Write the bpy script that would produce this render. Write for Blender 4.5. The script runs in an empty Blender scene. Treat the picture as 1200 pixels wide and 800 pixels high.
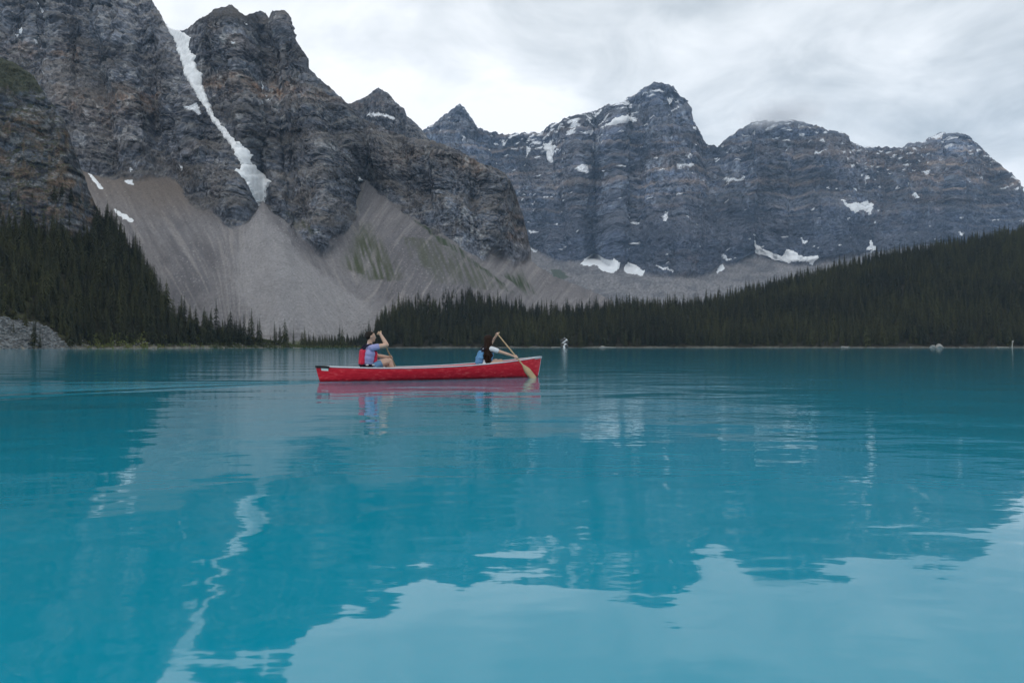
import bpy, bmesh, math, random
import numpy as np
from mathutils import Vector, Matrix, Euler

random.seed(7); RNG = np.random.default_rng(7)
SC = bpy.context.scene
COL = SC.collection
R = math.radians

# ------------------------------------------------------------------ camera
HEAD = math.atan2(2.34, 4.61)             # heading of the canoe
F, HY, CAMH = 800.0, 406.0, 0.70          # focal length in photo pixels, horizon row, eye height (sitting in a boat)
cam_d = bpy.data.cameras.new('camera'); cam = bpy.data.objects.new('camera', cam_d); COL.objects.link(cam)
cam.location = (0, 0, CAMH); cam.rotation_euler = (R(90), 0, 0)
cam_d.sensor_width = 36; cam_d.lens = 24; cam_d.shift_y = (HY-400)/1200
cam_d.clip_start = 0.05; cam_d.clip_end = 20000
SC.camera = cam

# ------------------------------------------------------------------ sky
SUN_EL, SUN_AZ = R(52), R(205)             # high, behind the camera and a little left
w = bpy.data.worlds.new('World'); SC.world = w; w.use_nodes = True
nt = w.node_tree; nt.nodes.clear()
def N(t, kind, **kw):
    n = t.nodes.new(kind)
    for k, v in kw.items(): setattr(n, k, v)
    return n
out = N(nt, 'ShaderNodeOutputWorld'); bg = N(nt, 'ShaderNodeBackground'); bg.inputs[1].default_value = 0.1
sky = N(nt, 'ShaderNodeTexSky', sky_type='NISHITA'); sky.sun_disc = False
sky.sun_elevation = SUN_EL; sky.sun_rotation = SUN_AZ
tc = N(nt, 'ShaderNodeTexCoord'); sep = N(nt, 'ShaderNodeSeparateXYZ'); nt.links.new(tc.outputs['Generated'], sep.inputs[0])
def mth(t, op, a, b=None, c=None):
    n = N(t, 'ShaderNodeMath', operation=op)
    for i, x in enumerate((a, b, c)):
        if x is None: continue
        if isinstance(x, (int, float)): n.inputs[i].default_value = x
        else: t.links.new(x, n.inputs[i])
    return n.outputs[0]
zz = mth(nt, 'ADD', mth(nt, 'MAXIMUM', sep.outputs[2], 0.0), 0.22)
com = N(nt, 'ShaderNodeCombineXYZ')
nt.links.new(mth(nt, 'DIVIDE', sep.outputs[0], zz), com.inputs[0]); nt.links.new(mth(nt, 'DIVIDE', sep.outputs[1], zz), com.inputs[1])
com.inputs[2].default_value = 3.1
def noise(t, vec, scale, detail=5, rough=.55, dist=0.0, w4=None):
    n = N(t, 'ShaderNodeTexNoise'); n.inputs['Scale'].default_value = scale; n.inputs['Detail'].default_value = detail
    n.inputs['Roughness'].default_value = rough; n.inputs['Distortion'].default_value = dist
    if vec is not None: t.links.new(vec, n.inputs['Vector'])
    return n
n1 = noise(nt, com.outputs[0], 0.95, 6, .55, .3); n2 = noise(nt, com.outputs[0], 3.4, 8, .6, .6)
mixv = mth(nt, 'ADD', mth(nt, 'MULTIPLY', n1.outputs[0], .66), mth(nt, 'MULTIPLY', n2.outputs[0], .34))
# an overcast deck: thinner and brighter towards the horizon, thicker overhead
mixv = mth(nt, 'ADD', mixv, mth(nt, 'MULTIPLY', mth(nt, 'SUBTRACT', .33, mth(nt, 'MINIMUM', sep.outputs[2], .55)), .42))
cr = N(nt, 'ShaderNodeValToRGB'); nt.links.new(mixv, cr.inputs[0])
el = cr.color_ramp.elements
el[0].position = .38; el[0].color = (.37, .405, .425, 1)
el[1].position = .60; el[1].color = (.83, .84, .85, 1)
e = el.new(.49); e.color = (.62, .645, .66, 1)
sc10 = N(nt, 'ShaderNodeMix', data_type='RGBA', blend_type='MULTIPLY'); sc10.inputs[0].default_value = 1
nt.links.new(cr.outputs[0], sc10.inputs[6]); sc10.inputs[7].default_value = (11.4, 11.4, 11.4, 1)
mx = N(nt, 'ShaderNodeMix', data_type='RGBA'); mx.inputs[0].default_value = .95
nt.links.new(sky.outputs[0], mx.inputs[6]); nt.links.new(sc10.outputs[2], mx.inputs[7])
nt.links.new(mx.outputs[2], bg.inputs[0]); nt.links.new(bg.outputs[0], out.inputs[0])

# ------------------------------------------------------------------ sun (veiled by cloud)
sd = bpy.data.lights.new('sun', 'SUN'); sd.energy = 0.6; sd.angle = R(30); sd.color = (1, .97, .93)
so = bpy.data.objects.new('sun', sd); COL.objects.link(so)
so.rotation_euler = (math.pi/2-SUN_EL, 0, math.pi-SUN_AZ)
SC.view_settings.view_transform = 'Standard'; SC.view_settings.look = 'None'
SC.view_settings.exposure = 0.45; SC.view_settings.gamma = 1.0; SC.view_settings.use_curve_mapping = False
SC.render.engine = 'CYCLES'
SC.cycles.use_denoising = True; SC.cycles.max_bounces = 8; SC.cycles.diffuse_bounces = 2; SC.cycles.glossy_bounces = 3
SC.cycles.volume_bounces = 6; SC.cycles.transparent_max_bounces = 8

# ------------------------------------------------------------------ helpers
def tag(o, label=None, cat=None, group=None, kind=None):
    for k, v in (('label', label), ('category', cat), ('group', group), ('kind', kind)):
        if v: o[k] = v
    return o
def link(name, me, mats=None, parent=None):
    o = bpy.data.objects.new(name, me); COL.objects.link(o)
    if me is not None and mats is not None:
        for m in (mats if isinstance(mats, (list, tuple)) else [mats]): me.materials.append(m)
    if parent: o.parent = parent
    return o
def empty(name, loc=(0,0,0), rz=0):
    o = bpy.data.objects.new(name, None); COL.objects.link(o); o.location = loc; o.rotation_euler = (0,0,rz); o.empty_display_size = .2
    return o
def np_mesh(name, V, faces, smooth=True):
    """V (n,3), faces (m,k) int array"""
    me = bpy.data.meshes.new(name); V = np.asarray(V, np.float32); faces = np.asarray(faces, np.int32)
    m, k = faces.shape
    me.vertices.add(len(V)); me.vertices.foreach_set('co', V.ravel())
    me.loops.add(m*k); me.loops.foreach_set('vertex_index', faces.ravel())
    me.polygons.add(m); me.polygons.foreach_set('loop_start', np.arange(0, m*k, k, dtype=np.int32))
    me.polygons.foreach_set('use_smooth', np.full(m, smooth))
    me.update(calc_edges=True); return me
def vcol(me, name, C):
    a = me.attributes.new(name, 'FLOAT_COLOR', 'POINT'); C = np.asarray(C, np.float32)
    if C.shape[1] == 3: C = np.hstack([C, np.ones((len(C),1), np.float32)])
    a.data.foreach_set('color', C.ravel())
def bm_obj(name, bm, mat, parent=None, smooth=True):
    me = bpy.data.meshes.new(name); bm.to_mesh(me); bm.free()
    me.polygons.foreach_set('use_smooth', np.full(len(me.polygons), smooth)); me.update()
    return link(name, me, mat, parent)

# gradient noise, vectorised
_P = RNG.permutation(256).astype(np.int64); _P = np.concatenate([_P, _P, _P])
_G = np.array([[1,1,0],[-1,1,0],[1,-1,0],[-1,-1,0],[1,0,1],[-1,0,1],[1,0,-1],[-1,0,-1],[0,1,1],[0,-1,1],[0,1,-1],[0,-1,-1],[1,1,0],[-1,1,0],[0,-1,1],[0,-1,-1]], np.float32)
def perlin(x, y, z=0.0, seed=0):
    x, y, z = np.broadcast_arrays(np.asarray(x, np.float32), np.asarray(y, np.float32), np.asarray(z, np.float32))
    x = x+seed*17.31; y = y+seed*7.77; z = z+seed*3.33
    xi = np.floor(x).astype(np.int64); yi = np.floor(y).astype(np.int64); zi = np.floor(z).astype(np.int64)
    xf, yf, zf = x-xi, y-yi, z-zi
    u, v, s = [t*t*t*(t*(t*6-15)+10) for t in (xf, yf, zf)]
    xi &= 255; yi &= 255; zi &= 255
    res = 0
    for dx in (0,1):
        for dy in (0,1):
            for dz in (0,1):
                h = _P[_P[_P[xi+dx]+yi+dy]+zi+dz] & 15
                g = _G[h]
                d = g[...,0]*(xf-dx)+g[...,1]*(yf-dy)+g[...,2]*(zf-dz)
                res = res + d*(u if dx else 1-u)*(v if dy else 1-v)*(s if dz else 1-s)
    return res
def fbm(x, y, z=0.0, oct=4, seed=0, gain=.5):
    a, f, r = 1.0, 1.0, 0
    for i in range(oct):
        r = r+a*perlin(x*f, y*f, z*f, seed+i); a *= gain; f *= 2.03
    return r
def ridged(x, y, z=0.0, oct=4, seed=0, gain=.5):
    a, f, r = 1.0, 1.0, 0
    for i in range(oct):
        r = r+a*(1-2*np.abs(perlin(x*f, y*f, z*f, seed+i))*1.6); a *= gain; f *= 2.03
    return r
def sstep(a, b, x): t = np.clip((x-a)/(b-a), 0, 1); return t*t*(3-2*t)
def curve(pts):
    p = np.array(pts, float); return lambda x: np.interp(x, p[:,0], p[:,1])
def inpoly(px, py, poly):
    poly = np.array(poly, float); ins = np.zeros(px.shape, bool)
    x0, y0 = poly[:,0].min()-1, poly[:,1].min()-1; x1, y1 = poly[:,0].max()+1, poly[:,1].max()+1
    bb = (px > x0) & (px < x1) & (py > y0) & (py < y1)
    if not bb.any(): return ins
    qx, qy = px[bb], py[bb]; r = np.zeros(qx.shape, bool); n = len(poly)
    for i in range(n):
        xa, ya = poly[i]; xb, yb = poly[(i+1) % n]
        if ya == yb: continue
        c = ((ya > qy) != (yb > qy)) & (qx < (xb-xa)*(qy-ya)/(yb-ya)+xa); r ^= c
    ins[bb] = r; return ins
def gauss_u(A, s):
    if s <= 0: return A
    k = int(3*s); t = np.exp(-.5*(np.arange(-k, k+1)/s)**2); t /= t.sum()
    B = np.pad(A, ((k,k),(0,0)), mode='edge'); r = 0
    for i, ww in enumerate(t): r = r+ww*B[i:i+A.shape[0]]
    return r
def lerp(a, b, t): return a+(b-a)*t
def mixc(A, B, t):
    return A*(1-t[...,None])+np.asarray(B, np.float32)*t[...,None]

# ------------------------------------------------------------------ materials
def pmat(name, col, rough=.6, spec=.3, metallic=0.0, vary=0.0, vscale=20, bump=0.0, bscale=40, coat=0.0):
    m = bpy.data.materials.new(name); m.use_nodes = True; t = m.node_tree; b = t.nodes['Principled BSDF']
    b.inputs['Base Color'].default_value = (*col, 1); b.inputs['Roughness'].default_value = rough
    b.inputs['Specular IOR Level'].default_value = spec; b.inputs['Metallic'].default_value = metallic
    b.inputs['Coat Weight'].default_value = coat
    tc = N(t, 'ShaderNodeTexCoord')
    if vary:
        n = noise(t, tc.outputs['Object'], vscale, 5, .6)
        r = N(t, 'ShaderNodeMapRange'); r.inputs[1].default_value = .3; r.inputs[2].default_value = .7
        r.inputs[3].default_value = 1-vary; r.inputs[4].default_value = 1+vary; t.links.new(n.outputs[0], r.inputs[0])
        mx = N(t, 'ShaderNodeMix', data_type='RGBA', blend_type='MULTIPLY'); mx.inputs[0].default_value = 1
        mx.inputs[6].default_value = (*col, 1); t.links.new(r.outputs[0], mx.inputs[7]); t.links.new(mx.outputs[2], b.inputs['Base Color'])
    if bump:
        n = noise(t, tc.outputs['Object'], bscale, 6, .65); bp = N(t, 'ShaderNodeBump'); bp.inputs['Strength'].default_value = bump
        bp.inputs['Distance'].default_value = .02; t.links.new(n.outputs[0], bp.inputs['Height']); t.links.new(bp.outputs[0], b.inputs['Normal'])
    return m
def terrain_mat(name, scale, bump=.6, vary=.35, rough=.95, dist=1.0, gain=1.0):
    """colour from the surface's own 'col' attribute, broken up by fine stone grain"""
    m = bpy.data.materials.new(name); m.use_nodes = True; t = m.node_tree; b = t.nodes['Principled BSDF']
    b.inputs['Roughness'].default_value = rough; b.inputs['Specular IOR Level'].default_value = .15
    a = N(t, 'ShaderNodeAttribute', attribute_name='col'); tc = N(t, 'ShaderNodeTexCoord')
    n = noise(t, tc.outputs['Object'], scale, 6, .65)
    r = N(t, 'ShaderNodeMapRange'); r.inputs[1].default_value = .3; r.inputs[2].default_value = .7
    r.inputs[3].default_value = (1-vary)*gain; r.inputs[4].default_value = (1+vary)*gain; t.links.new(n.outputs[0], r.inputs[0])
    mx = N(t, 'ShaderNodeMix', data_type='RGBA', blend_type='MULTIPLY'); mx.inputs[0].default_value = 1
    t.links.new(a.outputs[0], mx.inputs[6]); t.links.new(r.outputs[0], mx.inputs[7]); t.links.new(mx.outputs[2], b.inputs['Base Color'])
    bp = N(t, 'ShaderNodeBump'); bp.inputs['Strength'].default_value = bump; bp.inputs['Distance'].default_value = dist
    t.links.new(n.outputs[0], bp.inputs['Height']); t.links.new(bp.outputs[0], b.inputs['Normal'])
    t.links.new(mth(t, 'MULTIPLY', a.outputs['Alpha'], bump), bp.inputs['Strength']); t.links.new(mth(t, 'ADD', mth(t, 'MULTIPLY', a.outputs['Alpha'], .75), .25), mx.inputs[0])
    return m

# ------------------------------------------------------------------ terrain sheets
def to_world(px, py, Y):
    return np.stack([Y*(px-600)/F, Y, CAMH+Y*(HY-py)/F], -1)
def cols_range(a, b, fine=1.0, coarse=5.0):
    L = [np.arange(a, min(0, b), coarse)] if a < 0 else []
    s = max(a, 0); L.append(np.arange(s, min(b, 1200), fine))
    if b > 1200: L.append(np.arange(1200, b+1, coarse))
    return np.concatenate(L)
def sheet(cols, Yb, pyr, slope, nrows, zb=-2.0, smooth=6, back=14, back_slope=.9):
    """A hillside seen from the lake: for every direction the foot distance Yb and the crest row pyr; the
    slope (rise over run) at each place is integrated upwards, so distance and height are consistent."""
    U = len(cols); Ybv = Yb(cols); pyb = HY+F*(CAMH-zb)/Ybv; pr = pyr(cols)
    g = np.arange(pyb.max()+1, pr.min()-2, -1.0); GX, GY = np.meshgrid(cols, g, indexing='ij'); T = slope(GX, GY); G = np.empty_like(GX); G[:,0] = Ybv
    for j in range(1, len(g)):
        ee = (HY-g[j])/F; dY = G[:,j-1]/F/np.maximum(T[:,j]-ee, .06)*(g[j] < pyb)
        G[:,j] = G[:,j-1]+np.minimum(dY, G[:,j-1]*.02)
    G = gauss_u(G, smooth)
    v = np.linspace(0, 1, nrows); PY = pyb[:,None]*(1-v)+pr[:,None]*v; PX = np.repeat(cols[:,None], nrows, 1)
    Y = np.stack([np.interp(-PY[i], -g, G[i]) for i in range(U)])
    P = to_world(PX, PY, Y)
    return PX, PY, Y, P
def normals(P):
    du = np.gradient(P, axis=0); dv = np.gradient(P, axis=1); n = np.cross(du, dv)
    n /= np.linalg.norm(n, axis=-1, keepdims=True)+1e-9; return n
def add_back(P, C, rows=14, slope=.9, zmin=-3.0):
    """the far side of the crest, going down away from the lake"""
    top = P[:,-1]; H = top[:,2]-zmin; extra = []; ecol = []
    d = top.copy(); d[:,2] = 0; d /= np.linalg.norm(d, axis=1, keepdims=True)
    for k in range(1, rows+1):
        f = (k/rows)**1.5; q = top+d*(H*f/slope)[:,None]; q[:,2] = top[:,2]-H*f
        extra.append(q); ecol.append(C[:,-1])
    return np.concatenate([P, np.stack(extra, 1)], 1), np.concatenate([C, np.stack(ecol, 1)], 1)
def grid_faces(U, Vn):
    i = np.arange(U*Vn).reshape(U, Vn)
    return np.stack([i[:-1,:-1], i[1:,:-1], i[1:,1:], i[:-1,1:]], -1).reshape(-1, 4)
def sheet_obj(name, P, C, mat, smooth=False):
    U, Vn = P.shape[:2]; me = np_mesh(name, P.reshape(-1,3), grid_faces(U, Vn), smooth); vcol(me, 'col', C.reshape(-1, C.shape[-1]))
    o = link(name, me, mat); tag(o, kind='structure'); return o
def snow_obj(P, Nn, mask, label, lift, mat):
    """a drift of old snow lying on the rock: the covered part of the slope, raised by the snow's depth"""
    U, Vn = P.shape[:2]; f = grid_faces(U, Vn); mk = mask.ravel(); keep = mk[f].sum(1) >= 3; f = f[keep]
    if len(f) == 0: return None
    ids, inv = np.unique(f, return_inverse=True); f = inv.reshape(-1, 4)
    base = P.reshape(-1,3)[ids]; n = Nn.reshape(-1,3)[ids]
    inner = np.zeros(len(ids)); cnt = np.bincount(f.ravel(), minlength=len(ids)); inner = np.where(cnt >= 4, 1.0, -.25)
    top = base+n*(inner*lift)[:,None]
    o = link('snow_patch', np_mesh('snow_patch', top, f), mat)
    return tag(o, label, 'snow', 'old snow patches on the rock')

def seg_dist(px, py, line):
    d = np.full(px.shape, 1e9)
    for (xa, ya), (xb, yb) in zip(line, line[1:]):
        vx, vy = xb-xa, yb-ya; t = np.clip(((px-xa)*vx+(py-ya)*vy)/(vx*vx+vy*vy), 0, 1); d = np.minimum(d, np.hypot(px-xa-t*vx, py-ya-t*vy))
    return d
def relief(PX, PY, ridges, gullies, seed, wr=42, wg=30, rough=5.0):
    """sharp aretes and clefts of the real faces, in units of the face's pixel size"""
    qx = PX+rough*fbm(PX/30, PY/30, 0, 4, seed, .6); qy = PY+rough*fbm(PX/30, PY/30, 7, 4, seed, .6); r = 0
    for L in ridges: r = r+np.maximum(0, 1-seg_dist(qx, qy, L)/wr)
    for L in gullies: r = r-1.15*np.maximum(0, 1-seg_dist(qx, qy, L)/wg)
    return r
def ledge_lines(PX, PY, levels, tilt, seed, w=1.4):
    """thin shelves running along the beds; each fades in and out along the face"""
    q = PY+tilt*(PX-300)+5*perlin(PX/120, PY/200, 0, seed)+1.3*perlin(PX/18, PY/40, 0, seed+1); r = np.zeros(PX.shape, np.float32)
    X1 = PX[:,:1]
    for k, c in enumerate(levels):
        on = sstep(-.22, .12, perlin(X1/65, k*3.7+.5, 0, seed+2)+.4*perlin(X1/19, k*5.1+.5, 0, seed+3)); r = np.maximum(r, on*np.exp(-((q-c)/w)**2))
    return r
L_LEV = (-60,-38,-25,-6,8,24,37,52,60,74,83,97,112,121,139,150,168,177,196,208,226,240,262)
D_LEV = (118,129,137,150,160,171,176,185,190,199,206,214,222,229,236,243,250,258,266,275,286)
def _h(i, sd): v = np.sin(i*12.9898+sd*4.1)*43758.5453; return v-np.floor(v)
def rock_disp(x, z, Y, S, seed, tilt=0.0, amp=1.0):
    """bedded cliffs: stacked beds split by vertical joints, buttresses and gullies; S is metres per photo pixel"""
    zs = (z+tilt*x)/S; xs = x/S; ys = Y/S
    s = zs+3*perlin(xs/220, zs/200, ys/200, seed+20)+.9*perlin(xs/22, zs/30, ys/30, seed+21)
    big = 2.4*ridged(xs/80+.3*perlin(xs/60, zs/60, 0, seed+3), zs/420, ys/300, 2, seed)
    gul = 2.3*ridged(xs/20+.35*perlin(xs/40, zs/40, 0, seed+4), zs/110, ys/150, 3, seed+5, .55)
    bed = 0; tones = []
    for k, (th, am) in enumerate(((19, 1.7), (7.5, 1.1), (3.2, .6))):
        i = np.floor(s/th+.7*perlin(s/(th*4), xs/500, 0, seed+11+k)); h = _h(i, seed+k)
        blk = perlin(xs/(th*1.1)+h*60, i*7.31, zs/(th*6), seed+14+k)+.6*perlin(xs/(th*.45)+h*90, i*3.31, zs/(th*4), seed+17+k); prs = sstep(-.35, .25, fbm(xs/(th*4), zs/(th*3), 0, 2, seed+41+k)); bed = bed+am*prs*((h-.5)*1.5+1.2*np.tanh(3*blk)); h = .5+(h-.5)*prs+.25*blk; tones.append((h, blk))
    blk = 1.3*ridged(xs/8, zs/13, ys/12, 3, seed+9, .6); fine = 1.5*fbm(xs/2.3, zs/2.9, ys/4, 2, seed+15, .7)
    return amp*S*(big+gul+bed+blk+fine), (s, tones, gul/2.3), xs, zs
def rock_colour(st, xs, zs, seed, brown, nz, debris=None):
    """stained limestone and quartzite: beds of grey and rust, dark water streaks, pale dusty ledges"""
    s, tones, gul = st; A = np.zeros(s.shape+(3,), np.float32); A[...] = (.112, .122, .145)
    (h1, k1), (h2, k2), (h3, k3) = tones; var = fbm(xs/48, zs/40, 0, 4, seed+33, .6)
    A = mixc(A, (.056, .063, .080), sstep(.35, .8, h1+.45*var)*.75)
    A = mixc(A, (.130, .107, .093), np.clip(brown, 0, 1)*sstep(.15, .75, .5*h1+.5*h2+.55*fbm(xs/34, zs/22, 0, 4, seed+34, .6))*.9)
    A = mixc(A, (.20, .122, .078), np.clip(brown-.6, 0, 1)*sstep(.3, .9, h2+.8*fbm(xs/12, zs/9, 0, 4, seed+35, .6))*.8)
    A = mixc(A, (.040, .044, .054), sstep(.6, .95, h3)*.5)
    A = mixc(A, (.15, .149, .152), sstep(.72, 1.0, h2)*sstep(-.2, .3, k2)*.45)
    st_ = fbm(xs/3.3, zs/38, 0, 3, seed+36); A = mixc(A, (.030, .033, .041), sstep(.12, .5, st_)*.65)
    A = mixc(A, (.27, .268, .265), sstep(.18, .7, fbm(xs/7.0, zs/15, 1, 4, seed+37, .7))*.55)
    A *= np.clip(1+.75*fbm(xs/6, zs/6, 2, 5, seed+38, .85)+.25*fbm(xs/1.9, zs/5.5, 4, 2, seed+42, .8), .35, 2.2)[...,None]
    A = mixc(A, (.145, .136, .130), sstep(.5, .8, nz)*.7)
    if debris is not None: A = mixc(A, (.122, .110, .102), debris*np.clip(.6+.8*fbm(xs/9, zs/9, 3, 3, seed+40), 0, 1)*.8)
    return np.clip(A, .018, .6)

m_rock_near = terrain_mat('rock_near', .5, .6, .40, dist=1.2)
m_rock_far = terrain_mat('rock_far', .16, .6, .40, dist=4.0)
m_ground = terrain_mat('forest_floor', .4, .5, .4, dist=.4)
m_snow = pmat('old_snow', (.86, .87, .88), .7, .2, vary=.16, vscale=.22, bump=.6, bscale=.35)
m_snow_far = pmat('far_snow', (.86, .88, .90), .7, .2, vary=.08, vscale=.05)
SNOW = np.array((.80, .82, .85), np.float32)
def jit(PX, PY, seed, a=2.0, l=9.0):
    return (PX+a*fbm(PX/l, PY/l, .1, 3, seed), PY+a*fbm(PX/l, PY/l, 5.1, 3, seed+1))

# ---- left mountain: cliffs, couloir and the great talus fan
L_RIDGE = [(-250,-170),(-100,-130),(0,-95),(90,-50),(150,-22),(178,0),(190,20),(196,30),(206,36),(214,36),(222,31),(238,21),(252,13),(262,9),(270,6),(279,13),(287,19),(297,15),(305,12),(311,15),(315,21),(320,13),(332,12),(338,17),(340,22),(341,39),(350,51),(360,65),(363,81),(380,99),(395,110),(408,123),(425,140),(450,151),(480,162),(500,165),(530,172),(560,190),(590,203),(602,220),(612,250),(620,285),(626,302),(650,320),(700,343),(720,352)]
L_FOOT = [(-250,190),(60,190),(100,200),(118,210),(140,216),(165,214),(190,205),(205,212),(210,223),(228,242),(256,254),(264,264),(278,274),(291,261),(300,243),(313,237),(322,252),(340,262),(355,278),(378,293),(388,282),(402,272),(412,262),(417,235),(420,210),(442,223),(481,257),(510,274),(543,293),(569,306),(583,293),(600,302),(615,300),(624,296),(640,305),(720,330)]
COULOIR = [(192,27),(207,51),(216,75),(222,96),(234,120),(249,141),(261,156),(276,180),(282,195),(276,203),(285,210),(294,228),(303,243),(311,238),(313,222),(322,214),(306,204),(291,189),(295,183),(276,165),(264,150),(252,135),(243,111),(237,99),(238,87),(231,81),(229,72),(233,69),(225,63),(223,51),(226,45),(216,39),(207,33),(196,26)]
GREEN = [[(408,305),(416,278),(428,265),(440,280),(452,300),(470,327),(430,324)],[(486,262),(494,264),(520,285),(560,312),(605,340),(596,341),(550,314),(515,291)],[(474,285),(500,286),(540,308),(590,338),(560,345),(515,335),(488,312)],[(590,322),(612,314),(634,340),(612,336)],[(330,245),(342,250),(372,272),(365,275),(345,262)]]
L_YB = curve([(-250,300),(0,310),(200,320),(330,335),(420,380),(520,430),(640,520),(720,560)])
cols = cols_range(-250, 720, 1.0, 6.0)
def jag(f, seed, a=1.6):
    g = curve(f)
    return lambda x: g(x)+a*fbm(x/11, x*0, .5, 5, seed, .72)
lf = curve(L_FOOT)
L_SHELF = [[(120,206),(165,196),(215,203),(250,196),(285,208),(288,221),(250,222),(212,222),(180,214),(140,218)],[(320,214),(345,213),(395,235),(414,250),(408,264),(378,247),(345,237),(322,232)],[(430,196),(470,214),(520,240),(515,250),(470,232),(436,212)],[(225,168),(262,172),(270,182),(235,182)]]
def l_ledge(PX, PY):
    a = sstep(.12, .34, perlin((PY+.06*PX)/23, PX/190, 0, 51)+.25*fbm(PX/26, PY/20, 0, 3, 52)); qx, qy = jit(PX, PY, 53, 5, 14)
    for p in L_SHELF: a = np.maximum(a, gauss_u(inpoly(qx, qy, p).astype(np.float32), 2))
    return a
def l_slope(PX, PY):
    q = 3.0*fbm(PX/14, PY/14, 0, 3, 50)
    rock = sstep(4, -4, PY-lf(PX)+q)
    t = lerp(.62, 1.75, rock)
    led = l_ledge(PX, PY); t = lerp(t+rock*1.1, .85, led*rock*.8); t = lerp(t, .62, ledge_lines(PX, PY, L_LEV, .06, 500, 1.5)*rock)
    bench = sstep(396, 400, PY)*sstep(560, 430, PX)
    return lerp(np.maximum(t, .58), .17, bench)
PX, PY, Y, P = sheet(cols, L_YB, jag(L_RIDGE, 60, 2.0), l_slope, 420, smooth=5)
qx, qy = jit(PX, PY, 61, 8.0, 22)
rock = sstep(5, -3, qy-lf(qx))
coul = inpoly(PX, PY, COULOIR)
jx, jy = jit(PX, PY, 65, 1.2, 5); coul_j = inpoly(jx, jy, COULOIR)
coul_soft = gauss_u(coul.astype(np.float32), 8)*1.7
for _ in range(30): coul_soft[:,1:-1] = .25*coul_soft[:,:-2]+.5*coul_soft[:,1:-1]+.25*coul_soft[:,2:]
coul_soft = np.clip(coul_soft, 0, 1)
D, s, xs, zs = rock_disp(P[...,0], P[...,2], P[...,1], .8, 70, tilt=.05)
D = D+9*relief(PX, PY, [[(341,30),(352,90),(365,150),(400,240),(415,260)],[(265,8),(280,80),(300,140),(325,200)],[(408,123),(430,180),(442,220)],[(590,205),(592,260),(586,300)],[(500,166),(520,220),(540,290)],[(120,-30),(135,80),(152,150),(170,210)],[(188,25),(196,90),(228,150),(258,250)],[(40,-90),(60,100),(85,200)]],
  [[(310,20),(322,90),(332,170),(345,260)],[(380,110),(402,170),(420,212)],[(85,-50),(112,50),(124,110),(133,200)],[(555,190),(562,300)],[(470,165),(476,250)],[(606,225),(604,300)],[(160,0),(172,90),(190,200)]], 55, 42, 17)
Nn = normals(P)
edge = np.minimum(1, np.arange(P.shape[1])[::-1]/26.0)[None,:]*.88+.12
amp = (rock*(1-.85*coul_soft))*edge*(.35+.65*sstep(2, 38, lf(PX)-PY))
scree_d = .18*fbm(P[...,0]/14, P[...,2]/30, P[...,1]/14, 4, 90, .5)+2.4*fbm(P[...,0]/60+.01*P[...,2], P[...,2]/170, 0, 3, 95)
dirn = Nn*.75+np.array((0,-.25,0)); 
scree_d = scree_d+7*relief(PX, PY, [[(303,243),(310,300),(332,385)],[(421,212),(470,272),(560,335)],[(118,212),(190,290),(250,360)]], [[(378,293),(425,330),(470,352)],[(583,295),(640,340)]], 58, 70, 46, .6)
scree_d = scree_d*sstep(0, 40, np.arange(P.shape[1]))[None,:]
P2 = P+dirn*(D*amp+scree_d*(1-rock))[...,None]
N2 = normals(P2)
brown = .75*sstep(-.1, .45, perlin(PX/70, PY/40, 0, 80)+.1)+sstep(60, 0, np.hypot(PX-330, (PY-105)*1.6))*.8+sstep(45, 0, np.hypot(PX-600, PY-275))*1.6+sstep(45, 0, np.hypot(PX-370, PY-255))*.9+.12
tone = fbm(PX/60, PY/48, 0, 3, 82, .55)
def gb(c, w): return np.exp(-((PY+6*perlin(PX/60, PY/60, 0, 83)-c)/w)**2)
brown = .55*brown+.9*gb(110+.05*(PX-330), 15)*sstep(215, 260, PX)*sstep(425, 395, PX)+.7*gb(58+.1*PX, 16)*sstep(140, 90, PX)+.9*gb(118, 22)*sstep(60, 90, PX)*sstep(215, 180, PX)+.7*gb(40, 14)*sstep(215, 228, PX)*sstep(300, 260, PX)+.6*gb(195+.06*(PX-560), 14)*sstep(420, 470, PX)
C = rock_colour(s, xs, zs, 70, brown, N2[...,2], l_ledge(PX, PY))
C = mixc(C, (.21, .20, .19), ledge_lines(PX, PY, L_LEV, .06, 500, 1.2)*.55)
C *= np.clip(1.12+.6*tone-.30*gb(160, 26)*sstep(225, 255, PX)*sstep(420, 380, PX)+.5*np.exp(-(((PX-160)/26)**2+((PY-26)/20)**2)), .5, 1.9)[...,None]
gx_, gy_ = jit(PX, PY, 109, 9, 30); SCREE = np.zeros(C.shape, np.float32); SCREE[...] = (.20, .188, .190)
flow = PX+1.1*np.abs(PX-300)**.5*np.sign(PX-300)*sstep(200, 400, PY)*4; g1 = fbm(PX/70, PY/60, 0, 4, 101)
SCREE = mixc(SCREE, (.135, .128, .135), sstep(-.1, .5, g1)*.8)
lean = np.where(PX < 420, -.55*(PY-240), .75*(PY-215))*sstep(0, 60, np.abs(PX-300)); sk = fbm((PX+lean)/7, PY/70, 0, 4, 103, .6)
SCREE = mixc(SCREE, (.285, .262, .25), sstep(.1, .6, sk)*.6); SCREE = mixc(SCREE, (.125, .116, .118), sstep(.1, .6, -sk)*.55)
SCREE = mixc(SCREE, (.29, .276, .276), gauss_u(inpoly(gx_, gy_, [(300,243),(345,290),(430,350),(450,385),(420,395),(300,392),(275,330),(285,285)]).astype(np.float32), 6)*.75)
SCREE = mixc(SCREE, (.158, .128, .106), sstep(285, 225, PY+.25*np.abs(PX-190))*.8)
SCREE = mixc(SCREE, (.235, .215, .198), sstep(7, 1, np.abs(PX-(419-.19*(PY-215))))*sstep(285, 260, PY)*sstep(205, 215, PY)*.8)
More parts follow.
